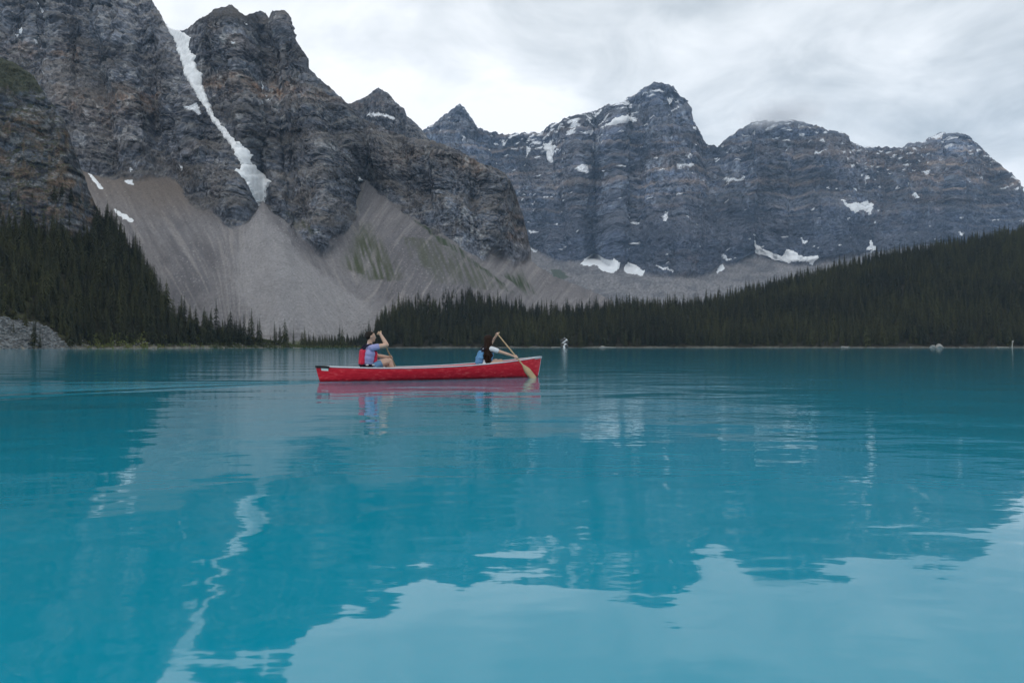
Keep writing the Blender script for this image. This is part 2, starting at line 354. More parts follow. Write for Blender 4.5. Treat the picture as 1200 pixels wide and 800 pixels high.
SCREE *= (1+.07*RNG.standard_normal(PX.shape).clip(-2,2)+.12*fbm((PX+lean)/2.5, PY/9, 0, 3, 105, .8))[...,None].astype(np.float32)
sp = perlin(PX/1.7, PY/1.5, 0, 106)+.25*g1; SCREE = mixc(SCREE, (.40, .38, .375), (sp > .60)*.55); SCREE = mixc(SCREE, (.06, .06, .065), (sp < -.60)*.55)
C = mixc(SCREE, C, rock)
gx, gy = jit(PX, PY, 110, 5, 14)
for k, poly in enumerate(GREEN):
    m = gauss_u(inpoly(gx, gy, poly).astype(np.float32), 5 if k in (0, 2) else 2)
    C = mixc(C, (.050, .066, .036) if k in (1, 3) else (.072, .080, .046), m*np.clip(.62+1.1*fbm((PX-.35*(PY-265))/4, PY/30, 0, 3, 112), 0, 1)*(1 if k in (0,1,3) else .7))
gr = sstep(4.6, 2.2, P2[...,2]+1.2*fbm(PX/5, PY/3, 0, 3, 114))*sstep(455, 435, PX); C = mixc(C, (.085, .095, .045), gr*.9)
C = mixc(C, (.16, .15, .125), sstep(.7, .1, P2[...,2]+.3*fbm(PX/4, PY/3, 0, 2, 115))*(PY > 400)*.8)
SM_L = [[(17,41),(33,41),(34,45),(20,44)],[(50,12),(59,20),(55,22)],[(40,49),(44,56),(41,57)],[(51,79),(55,80),(54,84)],[(57,92),(61,96),(58,98)],[(148,215),(157,213),(158,221),(151,220)],[(153,199),(157,202),(154,203)],[(217,196),(221,199),(219,206)],[(231,122),(239,139),(236,142),(227,134)],[(417,207),(422,208),(421,213),(417,212)],[(305,96),(308,104),(306,108)],[(314,114),(317,118),(315,119)],[(276,55),(279,57),(277,58)],[(286,28),(290,29),(287,31)]]
for poly in SM_L: C[inpoly(jx, jy, poly)] = SNOW
P3, C3 = add_back(P2, C)
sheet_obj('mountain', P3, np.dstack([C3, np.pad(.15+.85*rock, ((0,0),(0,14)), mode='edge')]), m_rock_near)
LEFT = dict(PX=PX, PY=PY, P=P2, rock=rock)
snow_obj(P2, N2, coul_j, 'long snow couloir falling between two grey cliffs onto the scree', 1.8, m_snow)
for poly, lab in (([(104,205),(108,205),(114,214),(125,228),(121,229),(112,220)], 'thin strip of snow against the edge of the brown crag'), ([(131,246),(140,252),(150,257),(161,266),(158,269),(148,264),(138,256)], 'snow strip lying along the scree just above the steep forest')):
    snow_obj(P2, N2, inpoly(jx, jy, poly), lab, .5, m_snow)

# ---- small summit behind the left mountain's shoulder
cols = cols_range(395, 520, 1.0)
PX, PY, Y, P = sheet(cols, lambda x: 950+0*x, jag([(395,150),(402,125),(412,121),(428,114),(438,106),(444,103.5),(455,109),(464,120),(474,128),(477,137),(486,144),(494,152),(505,166),(520,185)], 160, 1.2), lambda a, b: 1.6+.9*np.tanh(3*perlin(b/13, a/300, 0, 162)), 260, smooth=3)
D, s, xs, zs = rock_disp(P[...,0], P[...,2], P[...,1], 1.3, 170); Nn = normals(P)
edge = np.minimum(1, np.arange(P.shape[1])[::-1]/10.0)[None,:]*.8+.2
P2 = P+(Nn*.75+np.array((0,-.25,0)))*(D*edge)[...,None]; N2 = normals(P2)
C = rock_colour(s, xs, zs, 170, sstep(140, 120, PY)*.9, N2[...,2])
jx, jy = jit(PX, PY, 175, 1.0, 5)
C[inpoly(jx, jy, [(430,135),(446,136),(463,138),(464,140),(445,139.5),(431,138)])] = SNOW
P3, C3 = add_back(P2, C); sheet_obj('mountain', P3, C3, m_rock_far)

# ---- the far wall of peaks and the moraine at its foot
D_RIDGE = [(470,175),(490,158),(500,151),(516,140),(527,130),(537,123),(543,127),(549,134),(558,148),(573,155),(597,158),(622,155),(633,155),(643,147),(679,135),(703,128),(727,121),(747,111),(760,101),(768,99),(776,98),(789,103),(794,111),(802,121),(805,135),(817,150),(828,168),(841,172),(854,161),(864,153),(879,144),(897,142),(915,143),(939,141),(954,148),(970,152),(984,156),(993,166),(1005,172),(1035,172),(1056,175),(1062,169),(1083,166),(1098,156),(1119,157),(1134,159),(1146,171),(1170,192),(1194,212),(1203,232),(1260,262),(1450,300)]
D_FOOT = [(470,300),(600,285),(622,290),(650,303),(680,309),(694,297),(724,315),(737,310),(757,321),(790,325),(830,322),(846,308),(860,312),(874,300),(900,304),(925,312),(960,306),(1020,296),(1100,285),(1450,310)]
cols = cols_range(470, 1450, 1.0, 6.0); df = curve(D_FOOT)
def d_ledge(PX, PY): return sstep(.16, .36, perlin((PY+.02*PX)/17, PX/230, 0, 251)+.25*fbm(PX/22, PY/16, 0, 3, 252))
def d_slope(PX, PY):
    q = 2.0*fbm(PX/14, PY/14, 0, 3, 250); rock = sstep(2, -3, PY-df(PX)+q)
    led = d_ledge(PX, PY); t = lerp(.30, 2.5, rock); t = lerp(t, .9, led*rock*.8); t = lerp(t, .55, ledge_lines(PX, PY, D_LEV, .012, 520, 1.1)*rock)
    return np.maximum(t, .25)
PX, PY, Y, P = sheet(cols, lambda x: 1300+0*x, jag(D_RIDGE, 260, 2.3), d_slope, 330, smooth=5)
qx, qy = jit(PX, PY, 261, 2.0, 10); rock = sstep(3, -2, qy-df(qx))
Sd = 2.6
D, s, xs, zs = rock_disp(P[...,0], P[...,2], P[...,1], Sd, 270, tilt=-.01)
D = D+9*Sd*relief(PX, PY, [[(776,98),(790,150),(802,200),(796,320)],[(537,123),(545,180),(560,250)],[(679,135),(690,200),(702,290)],[(905,143),(882,200),(868,285)],[(984,156),(987,220),(975,290)],[(1119,157),(1110,200),(1095,265)],[(1062,170),(1050,225)],[(730,122),(722,200),(735,280)]],
  [[(836,172),(834,230),(858,300)],[(640,155),(648,220),(660,300)],[(1035,172),(1040,230),(1030,290)],[(752,135),(748,230),(752,310)],[(580,155),(592,230)],[(940,142),(935,200),(920,285)]], 255, 46, 17)
Nn = normals(P)
edge = np.minimum(1, np.arange(P.shape[1])[::-1]/10.0)[None,:]*.8+.2
mor = 10*fbm(P[...,0]/130, P[...,1]/130, 0, 4, 290)
P2 = P+(Nn*.75+np.array((0,-.25,0)))*(D*rock*edge+mor*(1-rock))[...,None]; N2 = normals(P2)
brown = sstep(-.1, .4, perlin(PX/80, PY/30, 0, 280)+.25)*.8
brown = brown+sstep(900, 1000, PX)*sstep(150, 200, PY)*sstep(265, 235, PY)*.7+sstep(25, 0, np.abs(PY-316))*sstep(60, 0, np.abs(PX-815))
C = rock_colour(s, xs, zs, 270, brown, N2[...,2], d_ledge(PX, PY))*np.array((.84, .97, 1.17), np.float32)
C = mixc(C, (.21, .195, .19), ledge_lines(PX, PY, D_LEV, .012, 520, .9)*.6); wv = PY+.012*(PX-300)+5*perlin(PX/120, PY/200, 0, 520)
for c_, w_, a_ in ((176, 1.8, .6), (190, 3.0, .5), (206, 2.2, .8), (222, 3.5, .7), (236, 1.6, .6), (250, 2.5, .4), (160, 2.0, .5)):
    C = mixc(C, (.30, .240, .200), np.exp(-((wv-c_)/w_)**2)*np.minimum(1, 1.3*a_)*sstep(-.35, .2, fbm(PX/26, PY/8, c_, 4, 284, .65))*(.6+.6*sstep(1040, 1120, PX)))
C *= np.clip(1.05+.8*fbm(PX/55, PY/42, 0, 3, 285, .55), .55, 1.7)[...,None]
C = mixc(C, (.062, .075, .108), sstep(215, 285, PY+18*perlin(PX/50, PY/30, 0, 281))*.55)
SCR = np.zeros(C.shape, np.float32); SCR[...] = (.20, .19, .19)
SCR = mixc(SCR, (.145, .14, .145), sstep(-.1, .4, fbm(PX/22, PY/7, 0, 4, 301))); SCR *= (1+.4*fbm(PX/2.5, PY/2, 0, 3, 305, .8))[...,None]
for poly in [[(645,318),(655,316),(668,326),(660,329),(650,327)]]:
    SCR = mixc(SCR, (.05, .07, .04), inpoly(qx, qy, poly)*.8)
C = mixc(SCR, C, rock)
jx, jy = jit(PX, PY, 310, 1.4, 5)
# ledges that still hold snow high up
ln = perlin(s[0]/3.0, xs/14, 0, 320)+.7*perlin(xs/7, zs/6, 0, 321); hi = sstep(60, 0, PY-jag(D_RIDGE, 260, 0)(PX))
reg = sstep(560, 640, PX)*sstep(800, 740, PX)+.55*sstep(850, 900, PX)+.2
C[(ln+.34*hi*reg*1.4 > .82) & (rock > .5)] = SNOW
SM_D = [[(779,121),(789,122),(787,127),(781,129)],[(801,187),(808,186),(806,190),(801,191)],[(792,200),(807,199),(807,202),(792,204)],[(771,316),(778,315),(790,322),(782,320)],[(622,290),(631,295),(624,295)],[(844,297),(850,299),(857,306),(850,305)],[(951,180),(967,178),(955,185)],[(1071,205),(1084,204),(1080,209)],[(1086,165),(1101,156),(1104,162),(1092,167)],[(877,158),(888,159),(882,165)],[(676,202),(682,199),(680,208)],[(680,158),(688,156),(684,161)],[(706,160),(711,163),(708,170)],[(588,164),(596,165),(591,171)],[(539,163),(543,165),(541,171)],[(618,174),(623,173),(617,187)],[(988,196),(993,200),(990,202)],[(1006,208),(1013,212),(1009,218)],[(936,280),(944,285),(938,289)],[(775,257),(782,255),(779,268)],[(1062,229),(1068,232),(1064,234)],[(845,209),(862,214),(852,215)],[(620,271),(633,273),(624,276)],[(998,170),(1006,173),(1001,175)]]
for poly in SM_D: C[inpoly(jx, jy, poly)] = SNOW
CAP = P2[int(np.argmin(np.abs(PX[:,0]-912))), -1].copy()
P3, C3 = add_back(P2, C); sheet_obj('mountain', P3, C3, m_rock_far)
BIG_D = [([(633,168),(643,166),(646,170),(653,169),(647,178),(643,190),(638,187)], 'forked snow patch on the sloping ridge below the highest peak'),
 ([(711,153),(724,145),(740,139),(750,143),(734,147),(716,158)], 'slanting snow band just under the highest summit of the far wall'),
 ([(694,294),(710,304),(722,311),(726,316),(717,321),(707,319),(700,313),(679,312)], 'large pointed snow cone at the foot of the far rock wall'),
 ([(729,316),(737,307),(745,311),(756,317),(755,322),(740,320)], 'smaller rounded snow cone beside the large pointed one'),
 ([(837,319),(846,309),(849,315),(842,321)], 'small slanting snow patch on the moraine scree'),
 ([(871,274),(882,283),(885,288),(900,294),(915,300),(922,291),(936,301),(954,301),(954,310),(939,308),(924,311),(900,302),(885,300),(880,286)], 'long ragged snow bank at the wall foot just above the forest edge'),
 ([(978,236),(990,243),(1002,240),(1011,236),(1021,242),(1020,253),(1002,249),(996,254),(988,249)], 'bright broad snow patch in the middle of the rust banded wall'),
 ([(1018,280),(1030,291),(1020,297),(1011,295)], 'snow patch peeping over the treetops of the dark hillside')]
for poly, lab in BIG_D: snow_obj(P2, N2, inpoly(jx, jy, poly), lab, 2.0, m_snow_far)

# ---- near crag and forested slope at the left
A_TOP = [(-250,-40),(-60,48),(0,68),(15,73),(40,90),(55,115),(75,140),(85,170),(97,205),(110,238),(125,264),(150,286),(172,312),(186,346),(200,370),(250,387),(300,398),(345,406.5),(352,407.8)]
A_BASE = [(-250,255),(0,268),(60,275),(105,280),(125,262),(352,262)]
A_YB = curve([(-250,150),(0,185),(80,210),(100,222),(200,255),(330,315),(352,325)])
cols = cols_range(-250, 352, 1.0, 6.0); af = curve(A_BASE)
def a_slope(PX, PY):
    rk = sstep(4, -4, PY-af(PX)+3*fbm(PX/12, PY/12, 0, 3, 350)); top = sstep(60, 40, PX)*sstep(112+.1*PX, 100+.1*PX, PY)
    return lerp(lerp(.66, 2.1, rk), .95, top*rk)
PX, PY, Y, P = sheet(cols, A_YB, lambda x: np.minimum(curve(A_TOP)(x)+.9*fbm(x/9, x*0, .5, 3, 360), HY+F*(CAMH+1.0)/A_YB(x)), a_slope, 300, smooth=4)
rock = sstep(4, -4, PY-af(PX)+4*fbm(PX/12, PY/12, 0, 3, 351))
D, s, xs, zs = rock_disp(P[...,0], P[...,2], P[...,1], .38, 370); Nn = normals(P)
edge = np.minimum(1, np.arange(P.shape[1])[::-1]/10.0)[None,:]*.8+.2
gnd = .5*fbm(P[...,0]/6, P[...,1]/6, 0, 4, 380)*sstep(0, 30, np.arange(P.shape[1]))[None,:]
P2 = P+(Nn*.75+np.array((0,-.25,0)))*(D*.9*rock*edge+gnd*(1-rock))[...,None]; N2 = normals(P2)
C = rock_colour(s, xs, zs, 370, .5+.9*sstep(-.1, .35, perlin(PX/26, PY/20, 0, 381)), N2[...,2])*.9
C = mixc(C, (.165, .118, .082), sstep(.1, .45, fbm(PX/7, PY/24, 0, 4, 382, .6))*sstep(120, 150, PY)*.6)
veg = sstep(0, 14, (118-.05*PX+10*fbm(PX/9, PY/9, 0, 3, 383))-PY)*sstep(80, 55, PX)
C = mixc(C, (.046, .052, .030), np.maximum(veg, sstep(.5, .75, N2[...,2]+.3*fbm(PX/6, PY/6, 0, 3, 384)))*.85)
FL = np.zeros(C.shape, np.float32); FL[...] = (.038, .035, .022); FL = mixc(FL, (.055, .055, .028), sstep(0, .4, fbm(PX/10, PY/10, 0, 3, 385)))
rub = inpoly(*jit(PX, PY, 388, 2.5, 8), [(-250,355),(0,372),(35,376),(55,382),(68,393),(80,406),(83,415),(-250,420)])
FL = mixc(FL, (.15, .155, .155), rub*np.clip(.85+.7*fbm(PX/1.5, PY/1.2, 0, 3, 389), 0, 1))
FL = mixc(FL, (.13, .115, .095), (rub & (PY > 391+.33*PX))*.85)
shore = sstep(1.6, .3, P[...,2]+.8*fbm(PX/6, PY/3, 0, 2, 390)); FL = mixc(FL, (.24, .22, .18), shore*.8)
C = mixc(FL, C, rock)
P3, C3 = add_back(P2, C); sheet_obj('hillside', P3, C3, m_ground)
CRAG = dict(PX=PX, PY=PY, P=P2, rock=rock, rub=rub)
jx, jy = jit(PX, PY, 391, 1.2, 5)

# ---- forested hill across the lake
E_TREES = [(392,402),(405,398),(418,388),(436,376),(446,360),(470,349),(500,338),(520,334),(545,335),(600,347),(640,353),(690,349),(720,345),(760,343),(800,344),(850,336),(900,321),(950,308),(1000,295),(1060,281),(1120,271),(1160,263),(1200,255),(1500,200)]
E_YB = curve([(385,372),(420,378),(640,405),(900,400),(1200,380),(1500,350)])
TREE_PX = curve([(392,2),(405,6),(420,12),(440,16),(700,17),(1200,17)])
cols = cols_range(388, 1500, 2.0, 6.0)
def e_top(x):
    t = curve(E_TREES)(x)+TREE_PX(x)+1.2*fbm(x/25, x*0, .5, 3, 460)
    return np.minimum(t, HY+F*(CAMH-.2)/E_YB(x))
def e_slope(PX, PY):
    return .30+.10*perlin(PX/90, PY/40, 0, 450)+sstep(860, 1150, PX)*.12
PX, PY, Y, P = sheet(cols, E_YB, e_top, e_slope, 110, smooth=10)
P2 = P.copy(); P2[...,2] += (.8*fbm(P[...,0]/12, P[...,1]/12, 0, 4, 480))*sstep(0, 12, np.arange(P.shape[1]))[None,:]
FL = np.zeros(P.shape, np.float32); FL[...] = (.034, .031, .022)
shore = sstep(.9, .2, P[...,2]+.5*fbm(PX/6, PY/3, 0, 2, 490)); FL = mixc(FL, (.13, .125, .105), shore)
P3, C3 = add_back(P2, FL, 10, .6); sheet_obj('hillside', P3, C3, m_ground)
HILL = dict(PX=PX, PY=PY, P=P2)

# ---- land behind the lake sides and behind the camera, so that the lake lies in a valley
def ring_ground():
    a = np.linspace(0, 2*np.pi, 181); rr = np.array([900, 1500, 2500, 3500, 4600.])
    V = np.array([(r*np.sin(t), r*np.cos(t), -3.2) for t in a for r in rr]); o = sheet_obj('ground', V.reshape(len(a), len(rr), 3), np.full((len(a), len(rr), 3), .07), m_ground)
ring_ground()

# ------------------------------------------------------------------ water
def water_mat():
    m = bpy.data.materials.new('glacial_water'); m.use_nodes = True; t = m.node_tree; b = t.nodes['Principled BSDF']
    b.inputs['Base Color'].default_value = (.000, .285, .40, 1); b.inputs['Roughness'].default_value = .035
    b.inputs['IOR'].default_value = 1.58; b.inputs['Specular IOR Level'].default_value = .5
    tc = N(t, 'ShaderNodeTexCoord')
    def layer(sx, sy, rot, scale, detail, rough=.5, dist=0.0):
        mp = N(t, 'ShaderNodeMapping'); mp.inputs['Scale'].default_value = (sx, sy, 1); mp.inputs['Rotation'].default_value = (0, 0, R(rot))
        t.links.new(tc.outputs['Object'], mp.inputs[0]); return noise(t, mp.outputs[0], scale, detail, rough, dist).outputs[0]
    swell = layer(.8, 1.25, 12, .6, 2, .4); rip = layer(.7, 1.3, -9, 2.2, 2, .45); fine = layer(.7, 1.3, 14, 9, 2, .5)
    patch = layer(.035, .11, 3, 1.0, 3, .55)
    pr = N(t, 'ShaderNodeMapRange'); pr.inputs[1].default_value = .42; pr.inputs[2].default_value = .60; pr.inputs[3].default_value = .25; pr.inputs[4].default_value = 1.6
    t.links.new(patch, pr.inputs[0])
    h = mth(t, 'MULTIPLY', swell, .026)
    h = mth(t, 'ADD', h, mth(t, 'MULTIPLY', rip, .0060))
    h = mth(t, 'ADD', h, mth(t, 'MULTIPLY', mth(t, 'MULTIPLY', fine, .0021), pr.outputs[0]))
    # the canoe's wake: two low wave trains fanning out behind the stern, and broken water between them
    sp_ = N(t, 'ShaderNodeSeparateXYZ'); t.links.new(tc.outputs['Object'], sp_.inputs[0]); ch, sh = math.cos(HEAD), math.sin(HEAD); cx0, cy0 = -1.625+1.9*-ch, 14.83+1.9*-sh
    dx = mth(t, 'SUBTRACT', sp_.outputs[0], cx0); dy = mth(t, 'SUBTRACT', sp_.outputs[1], cy0)
    al = mth(t, 'ADD', mth(t, 'MULTIPLY', dx, -ch), mth(t, 'MULTIPLY', dy, -sh)); lb = mth(t, 'ABSOLUTE', mth(t, 'ADD', mth(t, 'MULTIPLY', dx, sh), mth(t, 'MULTIPLY', dy, -ch)))
    off = mth(t, 'SUBTRACT', lb, mth(t, 'ADD', mth(t, 'MULTIPLY', al, .37), .1)); off = mth(t, 'ADD', off, mth(t, 'MULTIPLY', rip, .5))
    wid = mth(t, 'ADD', mth(t, 'MULTIPLY', mth(t, 'MAXIMUM', al, 0), .11), .22); gq = mth(t, 'DIVIDE', off, wid); gs = mth(t, 'EXPONENT', mth(t, 'MULTIPLY', mth(t, 'MULTIPLY', gq, gq), -1))
    f1 = N(t, 'ShaderNodeMapRange', interpolation_type='SMOOTHSTEP'); f1.inputs[1].default_value = -.2; f1.inputs[2].default_value = .8; t.links.new(al, f1.inputs[0])
    f2 = N(t, 'ShaderNodeMapRange', interpolation_type='SMOOTHSTEP'); f2.inputs[1].default_value = 11; f2.inputs[2].default_value = 3; t.links.new(al, f2.inputs[0])
    fd = mth(t, 'MULTIPLY', f1.outputs[0], f2.outputs[0]); wave = mth(t, 'MULTIPLY', mth(t, 'MULTIPLY', mth(t, 'SINE', mth(t, 'MULTIPLY', off, 4.5)), gs), fd)
    cq = mth(t, 'DIVIDE', lb, mth(t, 'ADD', mth(t, 'MULTIPLY', mth(t, 'MAXIMUM', al, 0), .22), .3)); core = mth(t, 'MULTIPLY', mth(t, 'EXPONENT', mth(t, 'MULTIPLY', mth(t, 'MULTIPLY', cq, cq), -1)), fd)
    h = mth(t, 'ADD', h, mth(t, 'MULTIPLY', wave, .022)); h = mth(t, 'ADD', h, mth(t, 'MULTIPLY', mth(t, 'MULTIPLY', layer(1, 1.6, 20, 5, 3, .6), core), .05))
    bp = N(t, 'ShaderNodeBump'); bp.inputs['Strength'].default_value = 1; bp.inputs['Distance'].default_value = 1.0
    t.links.new(h, bp.inputs['Height']); t.links.new(bp.outputs[0], b.inputs['Normal'])
    return m
m_water = water_mat()
bm = bmesh.new()
wv = [bm.verts.new(p) for p in ((-900,-400,0),(900,-400,0),(900,600,0),(-900,600,0))]; bm.faces.new(wv)
tag(bm_obj('water', bm, m_water), kind='structure')

# ------------------------------------------------------------------ conifers
m_bark = pmat('bark', (.070, .055, .042), .9, .1, vary=.3, vscale=8)
def needle_mat(name, col):
    m = bpy.data.materials.new(name); m.use_nodes = True; t = m.node_tree; b = t.nodes['Principled BSDF']
    b.inputs['Roughness'].default_value = .75; b.inputs['Specular IOR Level'].default_value = .15
    oi = N(t, 'ShaderNodeObjectInfo'); tc = N(t, 'ShaderNodeTexCoord'); n = noise(t, tc.outputs['Object'], 9, 2)
    ln = noise(t, oi.outputs['Location'], .018, 3, .6)
    v = mth(t, 'ADD', mth(t, 'MULTIPLY', oi.outputs['Random'], .50), mth(t, 'MULTIPLY', n.outputs[0], .4)); v = mth(t, 'ADD', v, mth(t, 'MULTIPLY', mth(t, 'SUBTRACT', ln.outputs[0], .5), 1.5))
    cr = N(t, 'ShaderNodeValToRGB'); t.links.new(v, cr.inputs[0]); e = cr.color_ramp.elements
    e[0].position = .2; e[0].color = (col[0]*.62, col[1]*.62, col[2]*.7, 1); e[1].position = 1.0; e[1].color = (col[0]*1.75, col[1]*1.65, col[2]*1.15, 1)
    t.links.new(cr.outputs[0], b.inputs['Base Color']); return m
m_needle = needle_mat('needles', (.044, .048, .027))
def conifer(seed, width, whorls, ragged):
    """unit-height spruce: crown of drooping branch sprays in whorls, and a tapered trunk"""
    rg = random.Random(seed); V, Fc = [], []
    def spray(base, d, L, droop, wd):
        side = Vector((-d.y, d.x, 0)); n = 3; pr = None
        for k in range(n+1):
            t = k/n; c = base+d*(L*t)+Vector((0,0,-droop*L*t*t+.10*L*t)); ww = wd*(1-t*.85)*(1 if k % 2 == 0 else .72)
            a = len(V); V.append(c+side*ww+Vector((0,0,-.55*ww))); V.append(c+Vector((0,0,.10*wd))); V.append(c-side*ww+Vector((0,0,-.55*ww)))
            if pr is not None: Fc.append((pr, pr+1, a+1, a)); Fc.append((pr+1, pr+2, a+2, a+1))
            pr = a
        a = len(V); V.append(base+d*(L*1.12)+Vector((0,0,-droop*L*1.2))); Fc.append((pr, pr+1, a, a)); Fc.append((pr+1, pr+2, a, a))
    z0 = .07+.06*rg.random()
    for i in range(whorls):
        t = i/(whorls-1); z = z0+(1-z0)*.985*t**.92; rad = width*((1-t)**.8*.92+.03)*(1+ragged*(rg.random()-.5)); nb = max(4, int(8-3.5*t))
        a0 = rg.random()*6.28
        for k in range(nb):
            if rg.random() < .10+ragged*.12: continue
            a = a0+6.283*k/nb+.35*(rg.random()-.5); L = rad*(.75+.5*rg.random())
            spray(Vector((0,0,z+.012*(rg.random()-.5))), Vector((math.cos(a), math.sin(a), 0)), L, .45+.5*rg.random(), L*.30+.008)
    a = len(V); V += [Vector((.007,0,.955)), Vector((-.004,.006,.955)), Vector((-.004,-.006,.955)), Vector((0,0,1.0))]; Fc += [(a,a+1,a+3,a+3),(a+1,a+2,a+3,a+3),(a+2,a,a+3,a+3)]
    me = bpy.data.meshes.new('crown'); me.from_pydata([tuple(v) for v in V], [], [tuple(dict.fromkeys(f)) for f in Fc]); me.materials.append(m_needle); me.update()
    bm = bmesh.new(); rings = []
    for z, r in ((-.06,.016),(0,.0145),(.03,.011),(.3,.0085),(.65,.005),(.97,.0012)):
        rings.append([bm.verts.new((r*math.cos(6.283*k/6), r*math.sin(6.283*k/6), z)) for k in range(6)])
    for A, B in zip(rings, rings[1:]):
        for k in range(6): bm.faces.new((A[k], A[(k+1) % 6], B[(k+1) % 6], B[k]))
    mt = bpy.data.meshes.new('trunk'); bm.to_mesh(mt); bm.free(); mt.materials.append(m_bark)
    return me, mt
KINDS = [conifer(11, .14, 22, .4), conifer(12, .17, 20, .5), conifer(13, .115, 24, .5), conifer(14, .20, 18, .6), conifer(15, .10, 20, .9), conifer(16, .155, 23, .3)]

def scatter(D, okf, spacing, hmean, seed, nmax=60000):
    """trees stand on the slope: pick grid cells by their ground area, then thin to the spacing"""
    rg = np.random.default_rng(seed); P = D['P']; a = P[:-1,:-1]; b = P[1:,:-1]; c = P[:-1,1:]
    area = np.abs((b[...,0]-a[...,0])*(c[...,1]-a[...,1])-(b[...,1]-a[...,1])*(c[...,0]-a[...,0]))
    ok = okf(D['PX'][:-1,:-1], D['PY'][:-1,:-1], a[...,2]); w = (area*ok).ravel()
    n = int(min(nmax, w.sum()/spacing**2)); idx = rg.choice(w.size, n, p=w/w.sum()); fu, fv = rg.random(n)[:,None], rg.random(n)[:,None]
    A, B, Cc = a.reshape(-1,3)[idx], b.reshape(-1,3)[idx], c.reshape(-1,3)[idx]; q = A+(B-A)*fu+(Cc-A)*fv
    keep = []; cell = {}; md = spacing*.55
    for i in range(n):
        k = (int(q[i,0]//md), int(q[i,1]//md))
        if any((kk in cell) for kk in (k, (k[0]+1,k[1]), (k[0],k[1]+1))): continue
        cell[k] = 1; keep.append(i)
    q = q[keep]; h = hmean*np.clip(1+.33*rg.standard_normal(len(q)), .45, 1.7)
    return q, h
def on_sheet(Dm, px, lift, i0=0):
    """a point on a hillside where it stands lift metres above the lake"""
    c = np.argmin(np.abs(Dm['PX'][:,0]-px)); P = Dm['P'][c]; k = np.argmax(P[:,2] > lift) or 1
    return P[k]
def crag_ok(px, py, z): return (CRAG['rock'][:-1,:-1] < .4) & ~(CRAG['rub'][:-1,:-1]) & (z > 1.0) & (px < 346)
q1, h1 = scatter(CRAG, crag_ok, 1.65, 6.2, 1)
h1 *= np.interp(q1[:,1], [200, 240, 310], [.95, 1.0, 1.45])
q2, h2 = scatter(HILL, lambda px, py, z: (z > .7), 2.3, 8.4, 2)
h2 *= np.interp(600+F*q2[:,0]/q2[:,1], [395,410,430,460], [.35,.5,.8,1])
# a few stunted trees on the crag's shelves and grassy top
q3, h3 = scatter(CRAG, lambda px, py, z: (CRAG['rock'][:-1,:-1] > .6) & (py > 215+.2*px) & (px > -60), 5.5, 5.5, 3)
# young trees along the foot of the scree, where it reaches the lake
def foot(px0, px1, n, seed, hm):
    rg = np.random.default_rng(seed); px = rg.uniform(px0, px1, n); Yv = L_YB(px)+rg.uniform(4, 26, n)
    z = np.zeros(n); Pl = LEFT['P']; colx = LEFT['PX'][:,0]
    for i in range(n):
        c = np.argmin(np.abs(colx-px[i])); z[i] = np.interp(Yv[i], Pl[c,:,1], Pl[c,:,2])
    return np.stack([Yv*(px-600)/F, Yv, z-.1], 1), hm*np.clip(1+.35*rg.standard_normal(n), .4, 1.8)
q4, h4 = foot(357, 430, 330, 4, 4.6)
q5 = np.array([foot(p, p+.01, 1, 50+i, 1)[0][0] for i, p in enumerate((328, 336, 344, 354, 357, 398, 401))]); h5 = np.array((11, 12, 10, 8.5, 11, 12, 13.5))
q6 = np.array([on_sheet(CRAG, p, z) for p, z in ((16,4.0),(39,.4),(41,1.6),(47,.3),(82,.5),(30,7.0))]); h6 = np.array((4.5,7.5,8.5,5.2,9,5))
ALL = [(q1,h1,'a'),(q2,h2,'b'),(q3,h3,'a'),(q4,h4,'c'),(q5,h5,'c'),(q6,h6,'d')]
Q = np.concatenate([a[0] for a in ALL]); H = np.concatenate([a[1] for a in ALL]); K = np.concatenate([[a[2]]*len(a[0]) for a in ALL])
tpx = 600+F*Q[:,0]/Q[:,1]; tpy = HY-F*(Q[:,2]-CAMH)/Q[:,1]
# the ones that show largest: for each narrow bearing the front tree, nearest the water
inside = (tpx > -4) & (tpx < 1204); order = np.argsort(Q[:,1]); best = {}; second = {}
for i in order:
    if not inside[i]: continue
    b = int(tpx[i]//4.6)
    if b not in best: best[b] = i
    elif b not in second and K[i] != 'b': second[b] = i
pick = list(best.values()); lone = [i for i in np.where((K == 'c') | (K == 'd'))[0] if H[i] > 7.5 or K[i] == 'd']
pick = list(dict.fromkeys(lone+pick))[:300]
LAB = {'a': ('dark spruce in the front row of the shore forest below the brown crag', 'front row spruces below the crag'),
       'b': ('dark spruce in the front row along the far shore under the wooded hill', 'front row spruces below the wooded hill'),
       'd': ('slim spruce standing by itself on the grey rubble tongue', 'spruces on the rubble tongue'),
       'c': ('lone spruce on the shore where the grey scree fan meets the lake', 'spruces at the foot of the scree')}
rgk = random.Random(5); proto_objs = []
kk = [rgk.randrange(6) for _ in range(len(Q))]; ang = [rgk.random()*6.28 for _ in range(len(Q))]
for j, i in enumerate(pick):
    k = j if j < 6 else kk[i]; me, mt = KINDS[k]
    o = empty('spruce_tree', Q[i], ang[i]); o.scale = (H[i]*1.0, H[i]*1.0, H[i])
    lab, grp = LAB[K[i]]; tag(o, lab, 'tree', grp)
    t = link('trunk', mt, None, o); c = link('crown', me, None, o)
    if j < 6: proto_objs.append((t, c))
rest = np.ones(len(Q), bool); rest[pick] = False

